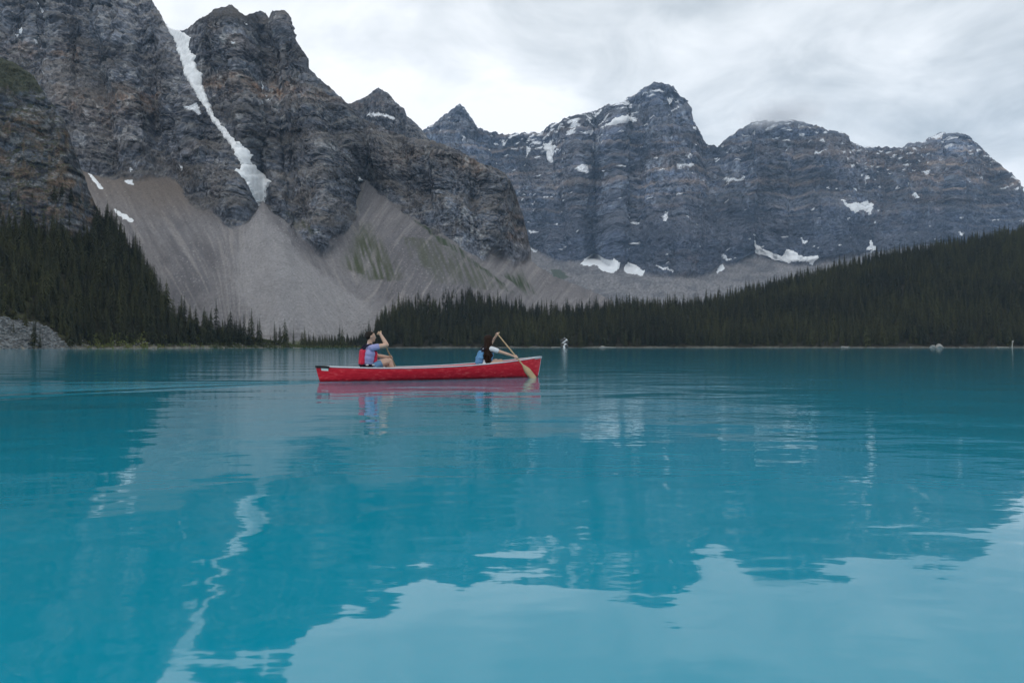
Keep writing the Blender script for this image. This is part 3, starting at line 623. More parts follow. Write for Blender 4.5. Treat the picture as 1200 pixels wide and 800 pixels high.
def forest(name, ids, label):
    me = bpy.data.meshes.new(name); me.vertices.add(len(ids)); me.vertices.foreach_set('co', Q[ids].astype(np.float32).ravel())
    for nm, ty, data in (('kind_id', 'INT', np.array(kk)[ids].astype(np.int32)), ('hgt', 'FLOAT', H[ids].astype(np.float32)), ('ang', 'FLOAT', np.array(ang)[ids].astype(np.float32))):
        a = me.attributes.new(nm, ty, 'POINT'); a.data.foreach_set('value', data)
    o = link(name, me); g = bpy.data.node_groups.new(name, 'GeometryNodeTree')
    g.interface.new_socket('Geometry', in_out='INPUT', socket_type='NodeSocketGeometry'); g.interface.new_socket('Geometry', in_out='OUTPUT', socket_type='NodeSocketGeometry')
    gi = N(g, 'NodeGroupInput'); go = N(g, 'NodeGroupOutput'); L = g.links.new
    def attr(nm, dt):
        n = N(g, 'GeometryNodeInputNamedAttribute', data_type=dt); n.inputs['Name'].default_value = nm; return n.outputs[0]
    kid, hg, an = attr('kind_id', 'INT'), attr('hgt', 'FLOAT'), attr('ang', 'FLOAT')
    rot = N(g, 'ShaderNodeCombineXYZ'); L(an, rot.inputs[2]); join = N(g, 'GeometryNodeJoinGeometry')
    for k, (t, c) in enumerate(proto_objs):
        cmp = N(g, 'FunctionNodeCompare', data_type='INT', operation='EQUAL'); ii = [s for s in cmp.inputs if s.type == 'INT']; L(kid, ii[0]); ii[1].default_value = k
        jn = N(g, 'GeometryNodeJoinGeometry')
        for ob in (t, c):
            oi = N(g, 'GeometryNodeObjectInfo', transform_space='ORIGINAL'); oi.inputs['Object'].default_value = ob; L(oi.outputs['Geometry'], jn.inputs[0])
        ip = N(g, 'GeometryNodeInstanceOnPoints'); L(gi.outputs[0], ip.inputs['Points']); L(cmp.outputs[0], ip.inputs['Selection']); L(jn.outputs[0], ip.inputs['Instance'])
        L(rot.outputs[0], ip.inputs['Rotation']); L(hg, ip.inputs['Scale']); L(ip.outputs[0], join.inputs[0])
    L(join.outputs[0], go.inputs[0]); md = o.modifiers.new('trees', 'NODES'); md.node_group = g
    tag(o, label, 'forest', kind='stuff'); return o
idx = np.arange(len(Q))
forest('forest', idx[rest & (K == 'a')], 'dense dark spruce forest on the steep slope below the brown crag')
forest('forest', idx[rest & (K == 'b')], 'dense dark spruce forest covering the far shore and hill')
forest('forest', idx[rest & (K == 'c')], 'thicket of young spruces at the foot of the grey scree')
print('TREES', len(Q), len(pick))

# ------------------------------------------------------------------ shore details
m_stone = pmat('shore_stone', (.30, .29, .27), .85, .25, vary=.35, vscale=3, bump=.4, bscale=8)
m_bush = needle_mat('bush_leaves', (.135, .150, .058))
m_log = pmat('weathered_log', (.34, .31, .27), .85, .2, vary=.3, vscale=6)
m_darklog = pmat('dark_log', (.05, .045, .04), .9, .1, vary=.3, vscale=6)
m_foam = pmat('white_water', (.62, .65, .67), .45, .4, vary=.12, vscale=3, bump=.5, bscale=6)
m_rubble = pmat('rubble', (.17, .175, .175), .9, .2, vary=.5, vscale=.6, bump=.4, bscale=8)
ICO = bmesh.new(); bmesh.ops.create_icosphere(ICO, subdivisions=1, radius=1); ICO.verts.ensure_lookup_table()
ICV = np.array([v.co[:] for v in ICO.verts]); ICF = np.array([[v.index for v in f.verts] for f in ICO.faces]); ICO.free()
def stones(name, pts, sizes, mat, label, cat, seed, flat=.6):
    rg = np.random.default_rng(seed); VV, FF = [], []
    for i, (p, r) in enumerate(zip(pts, sizes)):
        d = ICV*(1+.35*(rg.random((len(ICV),1))-.5))*np.array((1, .8+.4*rg.random(), flat))*r; a = rg.random()*6.28
        d = np.stack([d[:,0]*np.cos(a)-d[:,1]*np.sin(a), d[:,0]*np.sin(a)+d[:,1]*np.cos(a), d[:,2]], 1)
        FF.append(ICF+len(VV)*len(ICV)); VV.append(d+p)
    o = link(name, np_mesh(name, np.concatenate(VV), np.concatenate(FF), False), mat); return tag(o, label, cat, kind='stuff')
rg = np.random.default_rng(21)
# rubble tongue at the left shore
cand = np.argwhere(CRAG['rub'] & (CRAG['P'][...,2] > -.4) & (CRAG['PX'] > -40)); sel = cand[rg.choice(len(cand), 2200)]
pts = CRAG['P'][sel[:,0], sel[:,1]]+rg.normal(0, .15, (2200,3)); stones('boulder_field', pts, .18+.6*rg.random(2200)**3, m_rubble, 'pale grey rubble tongue of tumbled boulders sliding into the lake', 'boulders', 22)
# stones along the far waterline
px = rg.uniform(392, 1230, 1500); Yv = E_YB(px)-2.5+rg.uniform(0, 9, 1500); z = np.array([np.interp(y, HILL['P'][c][:,1], HILL['P'][c][:,2]) for y, c in zip(Yv, [int(np.argmin(np.abs(HILL['PX'][:,0]-p))) for p in px])])
stones('shore_stones', np.stack([Yv*(px-600)/F, Yv, np.maximum(z, -.1)], 1), .15+.35*rg.random(1500)**2, m_rubble, 'thin line of pale stones along the far shoreline', 'stones', 23)
px = rg.uniform(84, 420, 900); Yv = np.where(px < 345, A_YB(px), L_YB(px))+rg.uniform(0, 7, 900); Dm = lambda p: CRAG if p < 345 else LEFT
z = np.array([np.interp(y, Dm(p)['P'][int(np.argmin(np.abs(Dm(p)['PX'][:,0]-p)))][:,1], Dm(p)['P'][int(np.argmin(np.abs(Dm(p)['PX'][:,0]-p)))][:,2]) for y, p in zip(Yv, px)])
stones('shore_stones', np.stack([Yv*(px-600)/F, Yv, np.maximum(z, -.1)], 1), .12+.3*rg.random(900)**2, m_stone, 'scattered stones at the water edge below the left forest', 'stones', 24)
# low yellow-green willow scrub above the left shoreline
def scrub(name, px0, px1, n, off, label, seed, hm):
    rg = np.random.default_rng(seed); VV, FF = [], []
    for i in range(n):
        p = rg.uniform(px0, px1); D_ = CRAG if p < 345 else LEFT; yb = (A_YB if p < 345 else L_YB)(p)+rg.uniform(*off); c = int(np.argmin(np.abs(D_['PX'][:,0]-p)))
        z = max(.1, np.interp(yb, D_['P'][c][:,1], D_['P'][c][:,2])); ctr = np.array((yb*(p-600)/F, yb, z)); h = hm*(.5+rg.random())
        m = 26; q = rg.normal(0, 1, (m,3)); q /= np.linalg.norm(q, axis=1, keepdims=True); q = q*np.array((h*.9, h*.9, h*.6))*(rg.random((m,1))**.4)+ctr+np.array((0,0,h*.35))
        for k in range(m):
            a = rg.normal(0, .17*h, (3,3)); b = len(VV); VV += [q[k]+a[0], q[k]+a[1], q[k]+a[2]]; FF.append((b, b+1, b+2))
    o = link(name, np_mesh(name, np.array(VV), np.array(FF), False), m_bush); tag(o, label, 'shrubs', kind='stuff')
scrub('shrubs', 96, 250, 260, (3, 12), 'low yellow green scrub above the stones at the left forest edge', 31, 1.1)
scrub('shrubs', 250, 428, 950, (1, 20), 'bright green willow scrub along the shore below the scree', 32, 1.0)
scrub('shrubs', -5, 60, 70, (26, 40), 'yellowish bushes on top of the grey rubble tongue', 33, 1.0)
def rock_thing(p, size, label, seed, flat=.7):
    rg = random.Random(seed); bm = bmesh.new(); bmesh.ops.create_icosphere(bm, subdivisions=3, radius=1)
    for v in bm.verts:
        n = perlin(v.co.x*1.3, v.co.y*1.3, v.co.z*1.3, seed); n2 = perlin(v.co.x*3.5, v.co.y*3.5, v.co.z*3.5, seed+1)
        v.co *= 1+.55*float(n)+.2*float(n2); v.co.z = max(v.co.z, -.5)
        v.co = Vector((v.co.x*size[0], v.co.y*size[1], v.co.z*size[2]))
    o = bm_obj('boulder', bm, m_stone, smooth=False); o.location = p; return tag(o, label, 'boulder', 'boulders at the far waterline')
def wpt(px, Yv, z): return Vector((Yv*(px-600)/F, Yv, z))
rock_thing(wpt(1101, 383, .3), (2.0, 1.6, 1.6), 'rounded grey boulder at the far waterline, largest of the pair', 41)
rock_thing(wpt(1093, 383, .2), (1.5, 1.3, 1.3), 'smaller grey boulder beside the rounded one at the far waterline', 42)
rock_thing(wpt(991, 394, .1), (2.2, 1.2, .8), 'low flat pale rock at the waterline under the wooded hill', 43)
rock_thing(wpt(706, 404, .1), (1.8, 1.2, .9), 'pale shore rock near the little white cascade', 44)
def log(px0, px1, Yv, z0, z1, r, mat, label):
    a, b = wpt(px0, Yv, z0), wpt(px1, Yv+2, z1); bm = bmesh.new(); d = b-a; L = d.length; n = 8; rings = []
    for k in range(9):
        t = k/8; rr = r*(1-.45*t)*(1+.12*math.sin(k*2.3)); rings.append([bm.verts.new((L*t, rr*math.cos(6.283*i/n), rr*math.sin(6.283*i/n)+.12*r*math.sin(t*5))) for i in range(n)])
    for A, B in zip(rings, rings[1:]):
        for i in range(n): bm.faces.new((A[i], A[(i+1) % n], B[(i+1) % n], B[i]))
    bm.faces.new(rings[0][::-1]); bm.faces.new(rings[-1])
    o = bm_obj('log', bm, mat); o.location = a; o.rotation_euler = d.to_track_quat('X', 'Z').to_euler(); return tag(o, label, 'log')
log(703, 722, 404, .3, .25, .32, m_log, 'bleached driftwood log lying on the far waterline right of the cascade')
log(1168, 1182, 381, .25, .3, .3, m_log, 'pale driftwood log on the waterline beside the short leaning stump')
log(646, 658, 405, .25, .4, .28, m_log, 'short bleached log at the waterline beside the little cascade')
# dark log stranded on the scree
cc = int(np.argmin(np.abs(LEFT['PX'][:,0]-365))); kr = int(np.argmin(np.abs(LEFT['PY'][cc]-378))); pz = LEFT['P'][cc, kr]
log(360.5, 368, pz[1], pz[2]+.5, pz[2]+.1, .35, m_darklog, 'dark fallen log stranded low on the grey scree')
# leaning stump with a pale broken top
bm = bmesh.new(); n = 8; rings = []
for k, (z, r, ox) in enumerate(((-.5,.42,0),(.4,.34,0),(1.6,.27,.12),(2.8,.24,.3),(3.3,.42,.38),(3.8,.36,.42),(4.1,.10,.5))):
    rings.append([bm.verts.new((ox+r*math.cos(6.283*i/n)*(1+.2*math.sin(i*3+k)), r*math.sin(6.283*i/n), z)) for i in range(n)])
for A, B in zip(rings, rings[1:]):
    for i in range(n): bm.faces.new((A[i], A[(i+1) % n], B[(i+1) % n], B[i]))
bm.faces.new(rings[-1])
o = bm_obj('stump', bm, m_log); o.location = wpt(1186, 381.5, 0); tag(o, 'short leaning dead stump with pale broken top at the waterline', 'stump')
# little cascade: white water dropping in three zigzag steps over dark rock
def cascade():
    root = empty('waterfall', wpt(661, 404, 0)); tag(root, 'little white cascade zigzagging down through dark trees into the lake', 'waterfall')
    path = [(0.3,3.5,6.0),(1.4,2.9,5.1),(1.6,2.6,4.6),(.5,2.2,3.7),(-.7,1.9,3.1),(-.3,1.7,2.8),(1.0,1.4,2.3),(.9,1.1,1.7),(-.2,.8,1.0),(-.1,.3,.2),(.2,-.2,-.1)]; wd = [.35,.6,.7,.75,.6,.7,.8,.7,.7,.8,1.0]
    bm = bmesh.new(); pr = None
    for k in range(len(path)*4-3):
        i, f = divmod(k, 4); f /= 4; a = Vector(path[i]); b = Vector(path[min(i+1, len(path)-1)]); c = a.lerp(b, f); ww = lerp(wd[i], wd[min(i+1, len(wd)-1)], f)
        row = [bm.verts.new(c+Vector((ww*t, -.25*(1-t*t)+.1*random.uniform(-1,1), .12*random.uniform(-1,1)))) for t in (-1,-.5,0,.5,1)]
        low = [bm.verts.new(v.co+Vector((0,.35,-.1))) for v in row]
        if pr:
            for j in range(4): bm.faces.new((pr[0][j], pr[0][j+1], row[j+1], row[j])); bm.faces.new((low[j], low[j+1], pr[1][j+1], pr[1][j]))
            for j in (0,4): bm.faces.new((pr[0][j], row[j], low[j], pr[1][j]))
        pr = (row, low)
    bm_obj('falling_water', bm, m_foam, root)
    for k, (x, y, z, r) in enumerate(((-1.2,2.6,4.2,1.0),(1.9,2.4,3.4,1.1),(-1.1,1.6,1.9,1.1),(1.6,1.0,.9,1.2),(-1.0,.7,.4,.9),(.4,3.6,4.6,1.4),(.3,2.6,2.4,1.3))):
        bm = bmesh.new(); bmesh.ops.create_icosphere(bm, subdivisions=2, radius=r)
        for v in bm.verts: v.co *= 1+.35*float(perlin(v.co.x*1.2+k*5, v.co.y*1.2, v.co.z*1.2, 60+k))
        o = bm_obj('rock', bm, m_darkrock, root, False); o.location = (x, y, z)
m_darkrock = pmat('dark_rock', (.09, .085, .08), .9, .2, vary=.3, vscale=2)
cascade()

# ------------------------------------------------------------------ canoe
CC = Vector((-1.625, 14.83, 0)); HL = 2.58
def rot2(s, l, z): return CC+Vector((s*math.cos(HEAD)-l*math.sin(HEAD), s*math.sin(HEAD)+l*math.cos(HEAD), z))
def zg(s): return .262+.030*s+.0175*s*s
def zk(s): return -.105+.004*s+.09*(abs(s)/HL)**6
def hb(s): return max(.010, .435*(1-(abs(s)/HL)**2.2)**.85)
def hull_pt(s, th, side, inset=0.0):
    b, g, k = max(.004, hb(s)-inset), zg(s), zk(s)+inset; f = (1-math.cos(th))**.9
    z = k+(g-k)*f; y = b*math.sin(th)**.75; wgt = max(0, (abs(s)-1.9)/(HL-1.9))**2
    return Vector((s-math.copysign(.085*(1-f)**1.2*wgt, s), side*y, z))
def red_hull():
    m = pmat('red_hull', (.56, .012, .028), .42, .28, vary=.0); t = m.node_tree; b = t.nodes['Principled BSDF']; tc = N(t, 'ShaderNodeTexCoord')
    mp = N(t, 'ShaderNodeMapping'); mp.inputs['Scale'].default_value = (2.2, 2.2, 7); t.links.new(tc.outputs['Object'], mp.inputs[0])
    a = noise(t, mp.outputs[0], 3.0, 6, .65); c = N(t, 'ShaderNodeValToRGB'); t.links.new(a.outputs[0], c.inputs[0]); e = c.color_ramp.elements
    e[0].position = .40; e[0].color = (.56, .008, .022, 1); e[1].position = .72; e[1].color = (.72, .12, .12, 1); q = e.new(.55); q.color = (.66, .016, .034, 1)
    sz = N(t, 'ShaderNodeSeparateXYZ'); t.links.new(tc.outputs['Object'], sz.inputs[0]); wet = N(t, 'ShaderNodeMapRange'); wet.inputs[1].default_value = .015; wet.inputs[2].default_value = .055; wet.inputs[3].default_value = .5; wet.inputs[4].default_value = 1
    t.links.new(mth(t, 'ADD', sz.outputs[2], mth(t, 'MULTIPLY', mth(t, 'SUBTRACT', a.outputs[0], .5), .12)), wet.inputs[0]); wm = N(t, 'ShaderNodeMix', data_type='RGBA', blend_type='MULTIPLY'); wm.inputs[0].default_value = 1
    t.links.new(c.outputs[0], wm.inputs[6]); t.links.new(wet.outputs[0], wm.inputs[7]); t.links.new(wm.outputs[2], b.inputs['Base Color'])
    sc = N(t, 'ShaderNodeMapping'); sc.inputs['Scale'].default_value = (3, 3, 60); t.links.new(tc.outputs['Object'], sc.inputs[0]); n2 = noise(t, sc.outputs[0], 4, 4, .7)
    r = N(t, 'ShaderNodeMapRange'); r.inputs[1].default_value = .4; r.inputs[2].default_value = .7; r.inputs[3].default_value = .30; r.inputs[4].default_value = .60
    t.links.new(n2.outputs[0], r.inputs[0]); t.links.new(r.outputs[0], b.inputs['Roughness']); return m
m_red = red_hull(); m_white = pmat('white_rail', (.62, .62, .64), .4, .4, vary=.08, vscale=6); m_black = pmat('black_plastic', (.015, .015, .018), .5, .3)
m_grey = pmat('grey_plastic', (.42, .42, .44), .5, .3); m_wood = pmat('ash_wood', (.46, .33, .19), .5, .3, vary=.2, vscale=12); m_web = pmat('woven_seat', (.35, .29, .2), .8, .2, vary=.3, vscale=60)
canoe = empty('canoe', CC, HEAD); tag(canoe, 'long red canoe with white gunwales carrying two paddlers on the lake', 'canoe')
NS, NT = 72, 14; ss = [HL*math.sin(math.pi/2*(-1+2*i/NS)) for i in range(NS+1)]
bm = bmesh.new(); shells = []
for inset in (0, .014):
    rows = []
    for s in ss:
        row = [bm.verts.new(hull_pt(s, math.pi/2*(NT-j)/NT, -1, inset)) for j in range(NT)]+[bm.verts.new(hull_pt(s, 0.0, 1, inset))]+[bm.verts.new(hull_pt(s, math.pi/2*j/NT, 1, inset)) for j in range(1, NT+1)]
        rows.append(row)
    for A, B in zip(rows, rows[1:]):
        for j in range(len(A)-1): bm.faces.new((A[j], B[j], B[j+1], A[j+1]) if inset == 0 else (A[j+1], B[j+1], B[j], A[j]))
    shells.append(rows)
for A, B in zip(shells[0], shells[1]): pass
for i in range(NS):
    for j in (0, -1): bm.faces.new((shells[0][i][j], shells[1][i][j], shells[1][i+1][j], shells[0][i+1][j]))
for i in (0, NS): 
    for j in range(len(shells[0][0])-1): bm.faces.new((shells[0][i][j], shells[0][i][j+1], shells[1][i][j+1], shells[1][i][j]))
bmesh.ops.recalc_face_normals(bm, faces=bm.faces)
bm_obj('hull', bm, m_red, canoe)
def sweep(path, prof, closed_ends=True):
    bm = bmesh.new(); rings = []
    for i, p in enumerate(path):
        d = (path[min(i+1, len(path)-1)]-path[max(i-1, 0)]).normalized(); up = Vector((0,0,1)); sd = d.cross(up)
        sd = sd.normalized() if sd.length > 1e-4 else Vector((1,0,0)); up = sd.cross(d)
        rings.append([bm.verts.new(p+sd*a+up*b) for a, b in prof])
    n = len(prof)
    for A, B in zip(rings, rings[1:]):
        for k in range(n): bm.faces.new((A[k], A[(k+1) % n], B[(k+1) % n], B[k]))
    bm.faces.new(rings[0][::-1]); bm.faces.new(rings[-1]); bmesh.ops.recalc_face_normals(bm, faces=bm.faces); return bm
RND = [(.018*math.cos(6.283*k/10)*.8, .014*math.sin(6.283*k/10)+.003) for k in range(10)]
for side in (-1, 1):
    pth = [Vector((s, side*(hb(s)), zg(s)+.006)) for s in np.linspace(-2.37, 2.56, 60)]; bm_obj('gunwale', sweep(pth, RND), m_white, canoe)
def deck(sgn, s0, mat):
    bm = bmesh.new(); L, Rr = [], []
    for s in np.linspace(s0, HL+.012, 12):
        w_ = max(.016, hb(min(s, HL))+.024); L.append(bm.verts.new((sgn*s, w_, zg(sgn*s)+.020))); Rr.append(bm.verts.new((sgn*s, -w_, zg(sgn*s)+.020)))
    for i in range(11): bm.faces.new((L[i], L[i+1], Rr[i+1], Rr[i]))
    r = bmesh.ops.extrude_face_region(bm, geom=bm.faces[:]); 
    for v in r['geom']:
        if isinstance(v, bmesh.types.BMVert): v.co.z -= .045
    bmesh.ops.recalc_face_normals(bm, faces=bm.faces); bm_obj('deck_plate', bm, mat, canoe, False)
deck(-1, 2.34, m_black); deck(1, 2.36, m_grey)
def slab(name, s, half_l, half_w, z, th, mat, round_=.01):
    bm = bmesh.new(); bmesh.ops.create_cube(bm, size=1)
    for v in bm.verts: v.co = Vector((s+v.co.x*2*half_l, v.co.y*2*half_w, z+v.co.z*th))
    bmesh.ops.bevel(bm, geom=bm.edges[:], offset=round_, segments=2, affect='EDGES'); return bm_obj(name, bm, mat, canoe)
SM, SW = -1.527, 1.092
for s in (SM, SW):
    st = slab('seat', s, .125, hb(s)-.10, .125, .02, m_web)
    for d in (-.14, .14):
        f = slab('seat_frame', s+d, .016, hb(s+d)-.04, .125, .03, m_wood, .006); f.parent = st
for s in (-.75, .25): slab('thwart', s, .024, hb(s)-.012, zg(s)-.02, .022, m_wood, .006)
# registration sticker below the stern rail, on the side towards us
bm = bmesh.new(); pr = None
for s in np.linspace(-2.49, -2.36, 6):
    row = []
    for f in (.78, .84, .90, .95):
        th = math.acos(max(0, 1-f**(1/.9))); p = hull_pt(s, th, -1); row.append(bm.verts.new(p+Vector((0,-.004,0))))
    if pr:
        for j in range(3): bm.faces.new((pr[j], pr[j+1], row[j+1], row[j]))
    pr = row
bm_obj('sticker', bm, pmat('sticker_white', (.75, .76, .72), .5, .3), canoe)
pth = [hull_pt(HL, math.pi/2*k/12, 1)*1.0+Vector((.004,-.002,0)) for k in range(3, 13)]; bm_obj('stem_band', sweep([Vector((p.x, 0, p.z)) for p in pth], [(.008*math.cos(6.283*k/8), .008*math.sin(6.283*k/8)) for k in range(8)]), m_white, canoe)

# ------------------------------------------------------------------ people
def round_cone(p0, r0, p1, r1):
    bm = bmesh.new()
    for p, r in ((p0, r0), (p1, r1)): bmesh.ops.create_icosphere(bm, subdivisions=2, radius=r, matrix=Matrix.Translation(Vector(p)))
    for f in list(bm.faces): bm.faces.remove(f)
    for e in list(bm.edges): bm.edges.remove(e)
    g = bmesh.ops.convex_hull(bm, input=bm.verts[:]); dele = [v for v in bm.verts if not v.link_faces]; bmesh.ops.delete(bm, geom=dele, context='VERTS'); return bm
def ellipsoid(c, r, rot=(0,0,0)):
    bm = bmesh.new(); bmesh.ops.create_icosphere(bm, subdivisions=3, radius=1, matrix=Matrix.Translation(Vector(c)) @ Euler(rot).to_matrix().to_4x4() @ Matrix.Diagonal((*r, 1))); return bm
def blob(name, prims, voxel, mat, parent, smooth=4):
    """one continuous skin grown over tapered limbs and rounded masses"""
    big = bmesh.new(); tmp = bpy.data.meshes.new('tmp')
    for p in prims:
        b = round_cone(*p[1:]) if p[0] == 'c' else ellipsoid(*p[1:]); b.to_mesh(tmp); b.free(); big.from_mesh(tmp)
    bpy.data.meshes.remove(tmp); me = bpy.data.meshes.new(name); big.to_mesh(me); big.free(); o = link(name, me, mat, parent)
    r = o.modifiers.new('skin', 'REMESH'); r.mode = 'VOXEL'; r.voxel_size = voxel; r.use_smooth_shade = True
    if smooth: q = o.modifiers.new('soft', 'SMOOTH'); q.factor = .5; q.iterations = smooth
    dg = bpy.context.evaluated_depsgraph_get(); dg.update(); ev = bpy.data.meshes.new_from_object(o.evaluated_get(dg)); o.modifiers.clear(); o.data = ev; ev.name = name
    if not ev.materials: ev.materials.append(mat)
    return o
def hand_on(shaft_p, axis, fromp, flip=1):
    """palm behind the shaft, four unequal fingers curled round it, thumb closing from the other side"""
    a = Vector(axis).normalized(); sp = Vector(shaft_p); f = (sp-Vector(fromp)); f = (f-a*f.dot(a)).normalized(); wv = a.cross(f)*flip; pr = []
    palm = sp-f*.030
    pr.append(('c', palm-a*.028, .017, palm+a*.028, .015)); pr.append(('c', Vector(fromp), .026, palm, .020))
    for k, (off, ln) in enumerate(((-.032, .80), (-.011, .98), (.011, 1.0), (.031, .92))):
        pts = [sp+a*off+(-f*math.cos(t)+wv*math.sin(t))*rr for t, rr in ((R(35), .030), (R(35+70*ln), .027), (R(35+140*ln), .026), (R(35+195*ln), .025))]; rad = (.0095, .009, .0085, .0075)
        for i in range(3): pr.append(('c', pts[i], rad[i], pts[i+1], rad[i+1]))
    b = palm+a*.026*flip; pts = [b, sp+a*.045*flip-wv*.026-f*.010, sp+a*.040*flip-wv*.024+f*.016, sp+a*.030*flip-wv*.008+f*.028]
    for i, rr in enumerate((.012, .0105, .009)): pr.append(('c', pts[i], rr, pts[i+1], rr*.9))
    return pr
def paddle(world_parent_loc, grip, low, tip_t, blade_len, label, blade_side):
    """shaft from the grip through the lower hand to the blade"""
    g, l = Vector(grip), Vector(low); d = (l-g).normalized(); L = (l-g).length*tip_t
    root = empty('paddle', world_parent_loc+Vector(), HEAD); tag(root, label, 'paddle', 'paddles held by the canoeists')
    end = g+d*(L-blade_len); bm = round_cone(g, .0155, end, .0165); bm_obj('shaft', bm, m_wood, root)
    sd = Vector(blade_side); sd = (sd-d*sd.dot(d)).normalized(); nn = d.cross(sd); bm = bmesh.new(); rows = []
    for k in range(15):
        t = k/14; ww = (.018+.056*sstep(0, .42, t))*math.sqrt(max(.02, 1-max(0, (t-.84)/.165)**2)); th = .010*(1-.45*t)+.002; c = end+d*(blade_len*t-.03)
        rows.append([bm.verts.new(c+sd*ww*q+nn*th*(1-q*q*.75)*zz) for q, zz in ((-1,0),(-.5,1),(0,1.5),(.5,1),(1,0),(.5,-1),(0,-1.5),(-.5,-1))])
    for A, B in zip(rows, rows[1:]):
        for k in range(8): bm.faces.new((A[k], A[(k+1) % 8], B[(k+1) % 8], B[k]))
    bm.faces.new(rows[0][::-1]); bm.faces.new(rows[-1]); bmesh.ops.recalc_face_normals(bm, faces=bm.faces); bm_obj('blade', bm, m_wood, root)
    bm_obj('grip', round_cone(g-sd*.045, .016, g+sd*.045, .016), m_wood, root); return d
m_skin = pmat('skin', (.60, .38, .28), .5, .35, vary=.08, vscale=12); m_hair1 = pmat('short_hair', (.012, .008, .006), .6, .3, vary=.3, vscale=60, bump=.6, bscale=120)
m_hair2 = pmat('long_hair', (.022, .010, .006), .6, .15, vary=.6, vscale=45, bump=.8, bscale=70); m_lav = pmat('lavender_cotton', (.33, .33, .56), .85, .2, vary=.10, vscale=10, bump=.3, bscale=18)
m_tee = pmat('white_cotton', (.70, .71, .73), .85, .2, vary=.06, vscale=10, bump=.3, bscale=18); m_pfd_r = pmat('red_nylon', (.60, .018, .055), .6, .3, vary=.12, vscale=12, bump=.3, bscale=25)
m_pfd_b = pmat('blue_nylon', (.11, .27, .48), .6, .3, vary=.12, vscale=12, bump=.3, bscale=25); m_strap = pmat('navy_webbing', (.016, .014, .030), .7, .2); m_short1 = pmat('blue_shorts', (.12, .24, .38), .85, .2, vary=.12, vscale=12)
m_short2 = pmat('dark_shorts', (.03, .03, .04), .85, .2); m_eye = pmat('eye_dark', (.02, .015, .012), .2, .5); m_eyew = pmat('eye_white', (.75, .73, .70), .3, .5); m_lip = pmat('lip', (.42, .17, .14), .5, .3); m_buckle = pmat('grey_buckle', (.6, .6, .62), .4, .4)
def head_prims(c, k=1.0):
    x, y, z = c
    V3 = lambda a, b, d: (x+a*k, y+b*k, z+d*k)
    return [('e', V3(-.010,0,.020), (.094*k,.076*k,.098*k)), ('e', V3(.030,0,-.035), (.062*k,.060*k,.078*k)), ('c', V3(.058,0,-.085), .026*k, V3(.070,0,-.083), .022*k), ('c', V3(.080,0,.012), .011*k, V3(.104,0,-.020), .013*k),
            ('c', V3(.072,-.035,.030), .014*k, V3(.072,.035,.030), .014*k), ('c', V3(.075,-.020,-.055), .013*k, V3(.075,.020,-.055), .013*k),
            ('e', V3(-.008,-.079,-.005), (.020*k,.010*k,.032*k)), ('e', V3(-.008,.079,-.005), (.020*k,.010*k,.032*k))]
def face_bits(c, root, k=1.0):
    x, y, z = c
    for sd in (-1, 1):
        e = bm_obj('eye', ellipsoid((x+.078*k, y+sd*.033*k, z+.010*k), (.010*k, .014*k, .009*k)), m_eyew, root); p = bm_obj('pupil', ellipsoid((x+.086*k, y+sd*.034*k, z+.010*k), (.004*k,.007*k,.007*k)), m_eye, e)
        bm_obj('eyebrow', round_cone((x+.086*k, y+sd*.018*k, z+.036*k), .005, (x+.080*k, y+sd*.050*k, z+.038*k), .004), m_hair1, root)
    bm_obj('mouth', ellipsoid((x+.086*k, y, z-.055*k), (.006*k, .024*k, .007*k)), m_lip, root)
def limb(*pts): return [('c', pts[i][0], pts[i][1], pts[i+1][0], pts[i+1][1]) for i in range(len(pts)-1)]
def ring(c, rx, ry, r, n=16): 
    P_ = [(c[0]+rx*math.cos(6.283*k/n), c[1]+ry*math.sin(6.283*k/n), c[2]) for k in range(n)]; return [('c', P_[k], r, P_[(k+1) % n], r) for k in range(n)]
# --- man at the stern
loc = rot2(SM, 0, 0); man = empty('person', loc, HEAD)
tag(man, 'person in lavender shirt and red life vest paddling at the stern', 'person', 'canoeists')
G1, L1 = Vector((.205,-.125,.985)), Vector((.575,.27,.47)); ax1 = (L1-G1).normalized(); hc = (.065, 0, .905)
body = head_prims(hc)+limb(((.035,0,.70),.062),((.045,0,.80),.054))+[('c',(0,-.07,.235),.115,(0,.07,.235),.115),('c',(-.01,-.05,.38),.11,(-.01,.05,.38),.11),('c',(.015,-.085,.55),.105,(.015,.085,.55),.105),('c',(.03,-.10,.665),.062,(.03,.10,.665),.062)]
SHn, ELn, WRn = (.05,-.185,.675), (.325,-.265,.735), (.225,-.165,.945); SHf, ELf, WRf = (.05,.185,.665), (.30,.335,.50), (.52,.285,.475)
for a, b, c in ((SHn, ELn, WRn), (SHf, ELf, WRf)): body += limb((a,.060),(tuple(Vector(a).lerp(Vector(b), .45)),.054),(b,.043)) + limb((b,.043),(tuple(Vector(b).lerp(Vector(c), .3)),.044),(c,.029))
for sd in (-1, 1): body += limb(((.01,sd*.09,.225),.092),((.20,sd*.115,.33),.083),((.425,sd*.135,.405),.060))+limb(((.425,sd*.135,.405),.060),((.47,sd*.135,.26),.058),((.50,sd*.13,.02),.040),((.62,sd*.135,-.035),.036))
body += hand_on(G1, Vector((-.3,.2,0)).cross(ax1), WRn)+hand_on(L1, ax1, WRf, -1)
blob('body', body, .0075, m_skin, man); face_bits(hc, man)
blob('hair', [('e',(.035,0,.940),(.100,.080,.086)),('e',(.012,0,.918),(.080,.079,.076)),('c',(-.018,-.030,.880),.028,(-.018,.030,.880),.028),('c',(.095,-.035,.985),.022,(.095,.035,.985),.022)], .008, m_hair1, man, 3)
